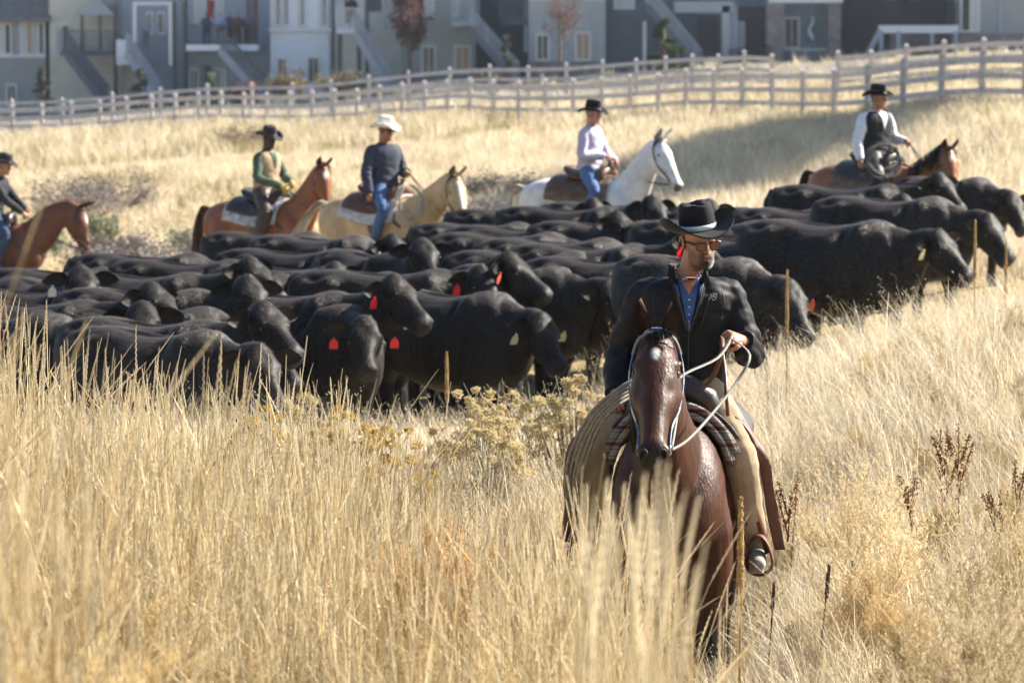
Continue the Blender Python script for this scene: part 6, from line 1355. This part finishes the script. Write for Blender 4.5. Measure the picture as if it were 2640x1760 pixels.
def weed(seed, h=.8, spread=.5, col=(.50, .36, .17), depth=4, thick=.005, bits=True, bcol=None, nb=(3, 5)):
    """dry branching weed"""
    rr = random.Random(seed); g = MB(); bcol = bcol or col
    def grow(p, d, L, r, k):
        n = 3; P = [p]; q = p; dd = d.copy()
        for i in range(n): dd = (dd + Vector((rr.gauss(0, .16), rr.gauss(0, .16), rr.gauss(.11, .1)))).normalized(); q = q + dd * (L / n); P.append(q)
        g.tube(P, [r, r * .9, r * .75, r * .5], 3, False, col=ccol(rr, col))
        if bits and k >= 2:
            for j in range(7): c = P[0].lerp(P[-1], rr.uniform(.1, 1)); u = (dd + Vector((rr.gauss(0, .8), rr.gauss(0, .8), rr.gauss(0, .6)))).normalized() * rr.uniform(.008, .02); w_ = u.cross(Vector((rr.random(), rr.random(), rr.random()))).normalized() * .0026; g.add([c - w_, c + w_, c + u], [(0, 1, 2)], ccol(rr, bcol))
        if k < depth:
            for j in range(rr.randint(*nb)):
                t = rr.uniform(.25, 1); b = P[0].lerp(P[-1], t) if t < .9 else P[-1]; a = rr.uniform(0, 6.28); e = Vector((math.cos(a), math.sin(a), rr.uniform(.1, .9))); grow(b, (dd * rr.uniform(.6, 1.2) + e * .75).normalized(), L * rr.uniform(.5, .75), r * .58, k + 1)
    for i in range(3): a = rr.uniform(0, 6.28); grow(Vector((0, 0, -.05)), Vector((math.cos(a) * spread, math.sin(a) * spread, 1)).normalized(), h * .45, thick, 0)
    return g
GOLD = [(.57, .44, .24), (.63, .51, .30), (.48, .35, .17), (.66, .56, .37)]; PALE = [(.69, .61, .46), (.63, .53, .37), (.75, .68, .54), (.57, .46, .29)]; DRAB = [(.40, .33, .19), (.46, .36, .2), (.30, .27, .15), (.34, .31, .17)]
kinds = {}
def kind(key, gens):
    for i, g in enumerate(gens): kinds.setdefault(key, []).append(source('%s_%d' % (key, i), g))
kind('a_tall', [clump_tall(100 + i, 11, 16, (.92, 1.0, 1.06, .85)[i % 4]) for i in range(6)])
kind('b_gold', [clump_tall(120 + i, 9, 26, .8, GOLD) for i in range(3)])
kind('c_soft', [clump_soft(140 + i, 48, (.5, .42, .58)[i % 3], PALE, fluff=.35) for i in range(5)])
kind('d_short', [clump_soft(160 + i, 44, .24, PALE + DRAB[:1], .0024, .14, lean=(.2, 1.3)) for i in range(4)])
kind('e_weedp', [weed(180 + i, .75, .5, (.55, .42, .22)) for i in range(3)])
kind('f_weedg', [weed(190 + i, .62, .6, (.54, .42, .24), bcol=(.58, .46, .27)) for i in range(3)])
kind('g_far', [clump_soft(200 + i, 26, .52, PALE, .012, .28, lean=(.1, .6)) for i in range(4)])
kind('h_farg', [clump_soft(210 + i, 26, .40, DRAB, .012, .26, lean=(.1, .7)) for i in range(3)])
kind('i_trod', [clump_soft(220 + i, 26, .16, PALE + DRAB, .006, .22, lean=(.4, 1.6)) for i in range(3)])
ALLSRC = [(k, o) for k in sorted(kinds) for o in sorted(kinds[k], key=lambda o: o.name)]
IDX = {o.name: i for i, (k, o) in enumerate(ALLSRC)}
def gn_tree():
    ng = bpy.data.node_groups.new('scatter', 'GeometryNodeTree'); ng.interface.new_socket('Geometry', in_out='INPUT', socket_type='NodeSocketGeometry'); ng.interface.new_socket('Geometry', in_out='OUTPUT', socket_type='NodeSocketGeometry')
    N = ng.nodes; L = ng.links.new; gi = N.new('NodeGroupInput'); go = N.new('NodeGroupOutput'); ip = N.new('GeometryNodeInstanceOnPoints'); ci = N.new('GeometryNodeCollectionInfo'); ci.inputs['Collection'].default_value = SRC; ci.inputs['Separate Children'].default_value = True; ci.inputs['Reset Children'].default_value = True; ip.inputs['Pick Instance'].default_value = True
    def na(nm, ty): n = N.new('GeometryNodeInputNamedAttribute'); n.data_type = ty; n.inputs['Name'].default_value = nm; return n
    L(gi.outputs[0], ip.inputs['Points']); L(ci.outputs[0], ip.inputs['Instance']); L(na('idx', 'INT').outputs[0], ip.inputs['Instance Index']); L(na('rot', 'FLOAT_VECTOR').outputs[0], ip.inputs['Rotation']); L(na('scl', 'FLOAT_VECTOR').outputs[0], ip.inputs['Scale']); L(ip.outputs[0], go.inputs[0]); return ng
NG = gn_tree()
def scatter(name, label, cat, P):
    """P: list of (x, y, z, (rx, ry, rz), (sx, sy, sz), source name)"""
    me = bpy.data.meshes.new(name); me.from_pydata([p[:3] for p in P], [], [])
    for nm, ty, k in (('rot', 'FLOAT_VECTOR', 3), ('scl', 'FLOAT_VECTOR', 4)):
        a = me.attributes.new(nm, ty, 'POINT'); a.data.foreach_set('vector', np.array([p[k] for p in P], 'f').ravel())
    a = me.attributes.new('idx', 'INT', 'POINT'); a.data.foreach_set('value', np.array([IDX[p[5]] for p in P], 'i'))
    o = link(name, me); m = o.modifiers.new('scatter', 'NODES'); m.node_group = NG; tag(o, label, cat, None, 'stuff'); return o
rg = random.Random(99)
def pick(k): return rg.choice(kinds[k]).name
def inst(x, y, k, s=1.0, tilt=.08, zs=None, dz=0):
    q = s * rg.uniform(.85, 1.18); return (x, y, ground(x, y) + dz, (rg.gauss(0, tilt), rg.gauss(0, tilt), rg.uniform(0, 6.28)), (q, q, q * (zs or rg.uniform(.9, 1.1))), pick(k))
def uu(x, y): return CU + x / y * FPX
def spread(y0, y1, u0, u1, dens):
    """random points over a wedge of ground; dens in clumps per square metre"""
    out = []; area = (y1 * y1 - y0 * y0) / 2 * (u1 - u0) / FPX
    for i in range(int(area * dens)):
        y = math.sqrt(rg.uniform(y0 * y0, y1 * y1)); u = rg.uniform(u0, u1); out.append(((u - CU) / FPX * y, y, u))
    return out
# ------------------------------------------------------------------ where the grass grows
def lane(u, y): return abs(u - 1730) < 330 and y > 12.5       # ground in front of the nearest horse stays lower
NEAR = []
for x, y, u in spread(5.2, 21, -700, 3300, 34):
    left = max(0, min(1, (1500 - u) / 700)); n = noise.noise(Vector((x * .9, y * .6, 3))); 
    if u < 1560:
        if y > 19.5 and rg.random() < .5: continue
        if y < 7.5 and u > 300 and rg.random() < .75: continue
        k = rg.random(); s = 1.0 + .12 * n
        s *= 1 - .14 * max(0, min(1, (u - 850) / 350))
        if y < 8.5 and u > 250: continue
        if y < 10.5: s *= .62 + .25 * max(0, 1 - u / 500)
        if n < -.18 and y < 14: NEAR.append(inst(x, y, 'b_gold' if k < .6 else 'f_weedg', .85))
        elif k < .62: NEAR.append(inst(x, y, 'a_tall', s))
        elif k < .80: NEAR.append(inst(x, y, 'b_gold', s * .9))
        elif k < .95: NEAR.append(inst(x, y, 'c_soft', s * 1.1))
        elif k < .975: NEAR.append(inst(x, y, 'f_weedg', s * .9))
        else: NEAR.append(inst(x, y, 'e_weedp', s * .9))
    else:
        k = rg.random()
        if y < 8: continue
        s = .75 + .15 * n
        if y < 12: s *= .8
        if lane(u, y): 
            if k < .5: NEAR.append(inst(x, y, 'd_short', 1.0))
            elif k < .72: NEAR.append(inst(x, y, 'c_soft', .55))
            continue
        if k < .42: NEAR.append(inst(x, y, 'c_soft', s))
        elif k < .75: NEAR.append(inst(x, y, 'd_short', 1.2))
        elif k < .77: NEAR.append(inst(x, y, 'e_weedp', s))
        elif k < .78: NEAR.append(inst(x, y, 'f_weedg', s * .8))
        elif k < .88: NEAR.append(inst(x, y, 'a_tall', s * .8))
for i in range(38):
    y = rg.uniform(9.0, 12.6); u = rg.uniform(1330, 1800); NEAR.append(inst((u - CU) / FPX * y, y, 'a_tall', .86 + .1 * rg.random()))
scatter('tall_grass', 'tall golden dry grass covering the near bank', 'grass', NEAR)
# the patch of trodden short grass right of the horse, and the slope beyond
SLOPE = []
for x, y, u in spread(17, 33, 1500, 3300, 30):
    n = noise.noise(Vector((x * .6, y * .5, 9))); e = max(0, min(1, (u - 1750) / 400))
    if rg.random() > .25 + .75 * e: continue
    k = rg.random()
    if k < .62: SLOPE.append(inst(x, y, 'c_soft', (.85 + .2 * n) * (1.0 + .35 * max(0, min(1, (y - 20) / 5)))))
    elif k < .9: SLOPE.append(inst(x, y, 'd_short', 1.4))
    elif k < .97: SLOPE.append(inst(x, y, 'e_weedp', .55))
    else: SLOPE.append(inst(x, y, 'a_tall', .6))
for x, y, u in spread(20.6, 25.2, -200, 1750, 38): SLOPE.append(inst(x, y, 'c_soft' if rg.random() < .85 else 'd_short', 1.22))
for x, y, u in spread(20, 30, -200, 1700, 14): SLOPE.append(inst(x, y, rg.choice(['d_short', 'c_soft', 'c_soft', 'i_trod']), 1.05))
scatter('slope_grass', 'soft pale dry grass on the slope right of the nearest horse', 'grass', SLOPE)
TROD = []
for x, y, u in spread(27, 50, -400, 3000, 9): TROD.append(inst(x, y, 'i_trod' if rg.random() < .8 else 'd_short', 1.0))
scatter('trodden_grass', 'short trodden straw under the herd', 'grass', TROD)
FAR = []
for x, y, u in spread(44, 112, -300, 2950, 7.0):
    n = noise.noise(Vector((x * .25, y * .08, 4))); right = max(0, min(1, (u - 900 + (y - 60) * 4) / 700))
    if u < 1250 and y < 100 and rg.random() > .35 + .65 * right: 
        if rg.random() < .5: FAR.append(inst(x, y, 'i_trod', 1.3))
        continue
    k = rg.random(); s = .8 + .3 * n
    if n > .28 and k < .5: FAR.append(inst(x, y, 'h_farg', s))
    else: FAR.append(inst(x, y, 'g_far', s * (1.0 if u > 1200 else .75)))
for x, y, u in spread(112, 196, -300, 2950, 1.6):
    if y > 141 + 26 * max(0, min(1, (1500 - u) / 1300)) and rg.random() < .93: continue
    FAR.append(inst(x, y, 'h_farg' if rg.random() < .55 else 'g_far', 1.3))
scatter('hillside_grass', 'pale dry bunch grass on the field and hillside behind the riders', 'grass', FAR)

# ------------------------------------------------------------------ single plants that stand out
def thing_plant(name, label, cat, loc, mb, mt, group=None, rot=(0, 0, 0), sc=1.0, part=None):
    o = mb.build(name, mt, None, False, tuple(loc), rot); o.scale = (sc,) * 3; tag(o, label, cat, group); return o
# blurred seed stalks close to the camera
k = 0
for (u, v, lean, az) in ((1345, 1112, .06, .4), (1366, 1138, .05, .2), (1512, 1058, .05, .6), (1532, 1062, .06, .5), (1470, 1140, .05, .3), (1436, 1118, .06, 2.8), (1572, 1120, .10, .3), (1604, 1128, .12, .3), (1556, 1160, .06, .2), (1492, 1168, .05, 1.2), (1405, 1160, .05, .9), (1540, 1195, .07, .4), (1585, 1205, .1, .2), (1450, 1210, .05, 2.4), (1380, 1205, .07, .3), (1425, 1240, .05, .3), (1620, 1230, .12, .3), (1350, 1250, .05, 2.6), (1360, 1170, .07, .5), (1395, 1105, .05, .4), (1480, 1090, .05, .5), (1545, 1100, .08, .3), (1412, 1190, .06, 2.9), (1462, 1250, .07, .6), (1505, 1270, .06, .4), (1555, 1265, .08, .2), (1600, 1290, .1, .3), (1395, 1290, .06, .3), (1335, 1190, .07, 2.7)):
    rr = random.Random(300 + k); Y = rr.uniform(5.4, 6.4); tip = av(u, v, Y); gz = ground(tip.x, Y) - .05; g = MB(); hh = tip.z - gz; d = Vector((math.cos(az), math.sin(az), 0)) * lean * hh
    stalk(g, rr, Vector((0, 0, 0)), hh, lean, az, .0036, (.72, .62, .43), .17 * rr.uniform(.7, 1.2), .006 * rr.uniform(.8, 1.2), (.74, .65, .47), 20)
    for j in range(3): blade(g, rr, Vector((rr.gauss(0, .01), rr.gauss(0, .01), 0)), hh * rr.uniform(.5, .8), rr.uniform(.1, .3), rr.uniform(0, 6.28), .004, (.60, .47, .26))
    thing_plant('seed_stalk', 'out of focus pale seed stalk close to the camera, before the bay horse\'s chest', 'grass stalk', (tip.x - d.x, Y - d.y, gz), g, M_straw, 'blurred seed stalks before the bay horse'); k += 1
# mullein spikes
M_mul = mat('mullein_tan', (.34, .22, .095), .9, .1, var=.3, vscale=40, bump=.6, bscale=90, bdist=.01); M_mul_d = mat('mullein_dark', (.075, .05, .032), .9, .1, var=.3, vscale=40)
def mullein(u, vt, vb, Y, w, mt, label, seed, lean=0.0):
    rr = random.Random(seed); top = av(u, vt, Y); bot = av(u, vb, Y); gz = ground(bot.x, Y) - .05; Ls = (top - bot).length; b = Vector((0, 0, 0)); t = Vector((lean, 0, top.z - gz)); root = empty('mullein', (top.x - lean, Y, gz)); tag(root, label, 'mullein', 'dead mullein spikes')
    g = MB(); g.tube([b, b.lerp(t, .5), t.lerp(b, .02)], [.005, .0045, .003], 6); g.build('stem', mt, root)
    g = MB(); s0 = 1 - Ls / (top.z - gz); P = [b.lerp(t, s0 + (1 - s0) * i / 14) for i in range(15)]; g.tube(P, [w * (.45 + .55 * math.sin(min(1, i / 3) * 1.57)) * (1 - .55 * (i / 14) ** 3) * rr.uniform(.85, 1.12) for i in range(15)], 9)
    for i in range(170):
        q = rr.random(); c = b.lerp(t, s0 + (1 - s0) * q); a = rr.uniform(0, 6.28); r_ = w * (1 - .5 * q ** 3); o = Vector((math.cos(a), math.sin(a), .35)); g.ell(c + o * r_ * .95, (w * .30, w * .30, w * .36), 5, 4)
    g.build('seed_spike', mt, root, False)
mullein(1026, 806, 925, 24.5, .0125, M_mul, 'tall tan mullein spike in front of the yellowish tagged cow', 1)
mullein(1808, 620, 775, 26.3, .0125, M_mul, 'tan mullein spike right of the nearest rider\'s elbow', 2)
mullein(2240, 505, 640, 28.5, .0125, M_mul, 'tan mullein spike before the cow at the right end', 3)
mullein(2311, 556, 690, 28.2, .0115, M_mul, 'tan mullein spike nearest the right picture edge', 4)
mullein(1701, 1142, 1400, 14.2, .0135, M_mul, 'long tan mullein spike before the nearest rider\'s stirrup', 5)
mullein(1588, 1370, 1440, 13.0, .0075, M_mul, 'short tan mullein spike below the bay horse\'s chest', 6)
mullein(1905, 1293, 1375, 16.0, .0085, M_mul_d, 'dark mullein spike leaning right of the stirrup', 7, .05)
mullein(1957, 1288, 1372, 16.1, .0085, M_mul_d, 'rightmost dark mullein spike beyond the stirrup', 8, .02)
mullein(1778, 1335, 1400, 16.2, .0075, M_mul_d, 'small dark mullein spike just right of the stirrup', 9, .03)
# brown dock stalks
M_dock = mat('dock_brown', (.16, .075, .033), .85, .1, var=.35, vscale=30)
def dock(u, vt, Y, h, label, seed):
    rr = random.Random(seed); top = av(u, vt, Y); gz = ground(top.x, Y) - .05; H_ = top.z - gz; root = empty('dock', (top.x, Y, gz)); tag(root, label, 'dock plant', 'brown dock stalks'); st = MB(); sd_ = MB()
    tips = [(Vector((0, 0, 0)), Vector((rr.gauss(0, .02), 0, H_)))]
    for i in range(5): z = H_ * rr.uniform(.45, .75); a = rr.uniform(0, 6.28); tips.append((Vector((0, 0, z)), Vector((math.cos(a) * .07, math.sin(a) * .07, min(H_ * .95, z + .22)))))
    for a, b in tips:
        st.tube([a, b], [.005, .002], 4)
        for i in range(48): q = rr.uniform(.52 if a.z == 0 else .15, 1); c = a.lerp(b, q) + Vector((rr.gauss(0, .007), rr.gauss(0, .007), rr.gauss(0, .006))); sd_.ell(c, (.0045, .0045, .006), 4, 3)
    st.build('stem', M_dock, root); sd_.build('seeds', M_dock, root, False)
for i, (u, vt, Y, lb) in enumerate(((2205, 978, 19.0, 'tallest brown dock stalk at right'), (2170, 988, 19.3, 'brown dock stalk just left of the tallest one'), (2095, 1082, 18.6, 'short brown dock stalk left of the dock group'), (2332, 1055, 18.0, 'brown dock stalk nearest the right edge'), (2290, 1120, 18.2, 'brown dock stalk second from the right edge'), (1810, 1085, 19.2, 'thin brown dock stalk right of the nearest rider\'s knee'))): dock(u, vt, Y, 1, lb, 400 + i)
# tan branching weeds right of the horse
for i, (u, v, Y, h_, lb) in enumerate(((1960, 1340, 16.6, 1.15, 'large tan branching weed right of the nearest rider\'s stirrup'), (2080, 1420, 15.4, 1.0, 'tan branching weed in front of the large one'), (2260, 1380, 15.0, .95, 'tan branching weed toward the right edge'), (2180, 1560, 12.0, .8, 'blurred golden weed in the lower right corner'), (2330, 1500, 11.5, .85, 'blurred golden weed touching the right edge'))):
    p = av(u, v, Y); p.z = ground(p.x, Y) - .03; thing_plant('branching_weed', lb, 'weed', p, weed(500 + i, h_ * 1.1, .32, (.60, .49, .31) if i < 3 else (.55, .42, .23), 4, .006, True, (.62, .51, .33), (3, 4)), M_straw, 'dry branching weeds')
for i, (u, v, Y, h_, lb) in enumerate(((880, 1330, 14.2, .95, 'rust brown branching weed amid the tall grass at centre left'), (300, 1480, 11.0, .7, 'blurred golden weed low in the left foreground'), (130, 1380, 11.5, .75, 'blurred golden weed near the left edge'), (640, 1540, 10.5, .6, 'blurred golden weed at the bottom left of centre'))):
    p = av(u, v, Y); p.z = ground(p.x, Y) - .03; thing_plant('branching_weed', lb, 'weed', p, weed(520 + i, h_, .5, (.36, .20, .08) if i == 0 else (.54, .40, .20), 5 if i == 0 else 4, .004, True, (.40, .22, .08) if i == 0 else (.57, .43, .22), (3, 4)), M_straw, 'dry branching weeds')
# rabbitbrush with tufted heads
M_rb = mat('rabbitbrush_head', (.58, .48, .28), .95, .1, var=.25, vscale=60, transl=.25); M_rby = mat('rabbitbrush_yellow', (.55, .38, .08), .95, .1, var=.25, vscale=60, transl=.2); M_rbs = mat('rabbitbrush_stem', (.22, .19, .12), .9)
def rabbitbrush(u, v, Y, w, h_, n, mt, label, seed):
    rr = random.Random(seed); p = av(u, v + 18, Y); gz = ground(p.x, Y) - .03; H_ = p.z - gz; root = empty('rabbitbrush', (p.x, Y, gz)); tag(root, label, 'rabbitbrush', 'tufted rabbitbrush'); st = MB(); hd = MB()
    for i in range(n):
        a = rr.uniform(0, 6.28); q = math.sqrt(rr.random()); t = Vector((math.cos(a) * w * q, math.sin(a) * w * .7 * q, H_ * (1 - .42 * q * q) * rr.uniform(.8, 1.0))); st.tube([(t.x * .2, t.y * .2, 0), (t.x * .6, t.y * .6, t.z * .6), t], [.004, .003, .002], 4)
        r_ = rr.uniform(.022, .038)
        for j in range(70):
            d = Vector((rr.gauss(0, 1), rr.gauss(0, 1), rr.gauss(.35, .8))).normalized(); c = t + Vector((d.x, d.y, d.z * .75)) * r_ * rr.uniform(.3, 1); e = d * .015; s_ = e.cross(Vector((rr.random(), rr.random(), rr.random()))).normalized() * .008; hd.add([c - s_, c + s_, c + e], [(0, 1, 2)])
    st.build('stems', M_rbs, root); hd.build('flower_heads', mt, root, False)
for i, a in enumerate(((1080, 868, 22.5, .28, .6, 34, M_rb, 'pale tufted rabbitbrush beside the tall mullein spike'), (1150, 862, 22.8, .30, .6, 36, M_rb, 'pale tufted rabbitbrush in the middle of its row'), (1230, 858, 23.0, .28, .6, 32, M_rb, 'pale tufted rabbitbrush left of the airy tan bush'), (1330, 838, 22.0, .30, .7, 70, M_rb, 'airy tan rabbitbrush at the nearest rider\'s right elbow'), (1110, 905, 21.6, .3, .5, 30, M_rb, 'low pale rabbitbrush in front of its row'), (700, 876, 21.5, .26, .5, 26, M_rb, 'pale rabbitbrush under the twin red tagged cow'), (800, 900, 21.3, .30, .5, 30, M_rby, 'yellow rabbitbrush under the twin red tagged cow'), (900, 922, 21.0, .24, .5, 22, M_rby, 'yellow rabbitbrush right of the other yellow one'), (600, 905, 21.4, .26, .5, 26, M_rby, 'leftmost yellow rabbitbrush behind the tall grass'))): rabbitbrush(*[q if j != 5 else int(q * 1.3) for j, q in enumerate(a)], seed=600 + i)
# ------------------------------------------------------------------ dusty air
g = MB(); g.box((0, 470, 9), (2100, 1080, 24)); hz_o = g.mesh('haze', False); hm_ = bpy.data.materials.new('haze_air'); hm_.use_nodes = True; nt = hm_.node_tree; nt.nodes.remove(nt.nodes['Principled BSDF'])
pv = nt.nodes.new('ShaderNodeVolumePrincipled'); pv.inputs['Color'].default_value = (.82, .9, 1, 1); pv.inputs['Density'].default_value = .00013; pv.inputs['Anisotropy'].default_value = .35; nt.links.new(pv.outputs[0], nt.nodes['Material Output'].inputs['Volume'])
hz_o.materials.append(hm_); ho = link('haze', hz_o); ho['kind'] = 'stuff'; ho['label'] = 'thin dusty air over the whole field'
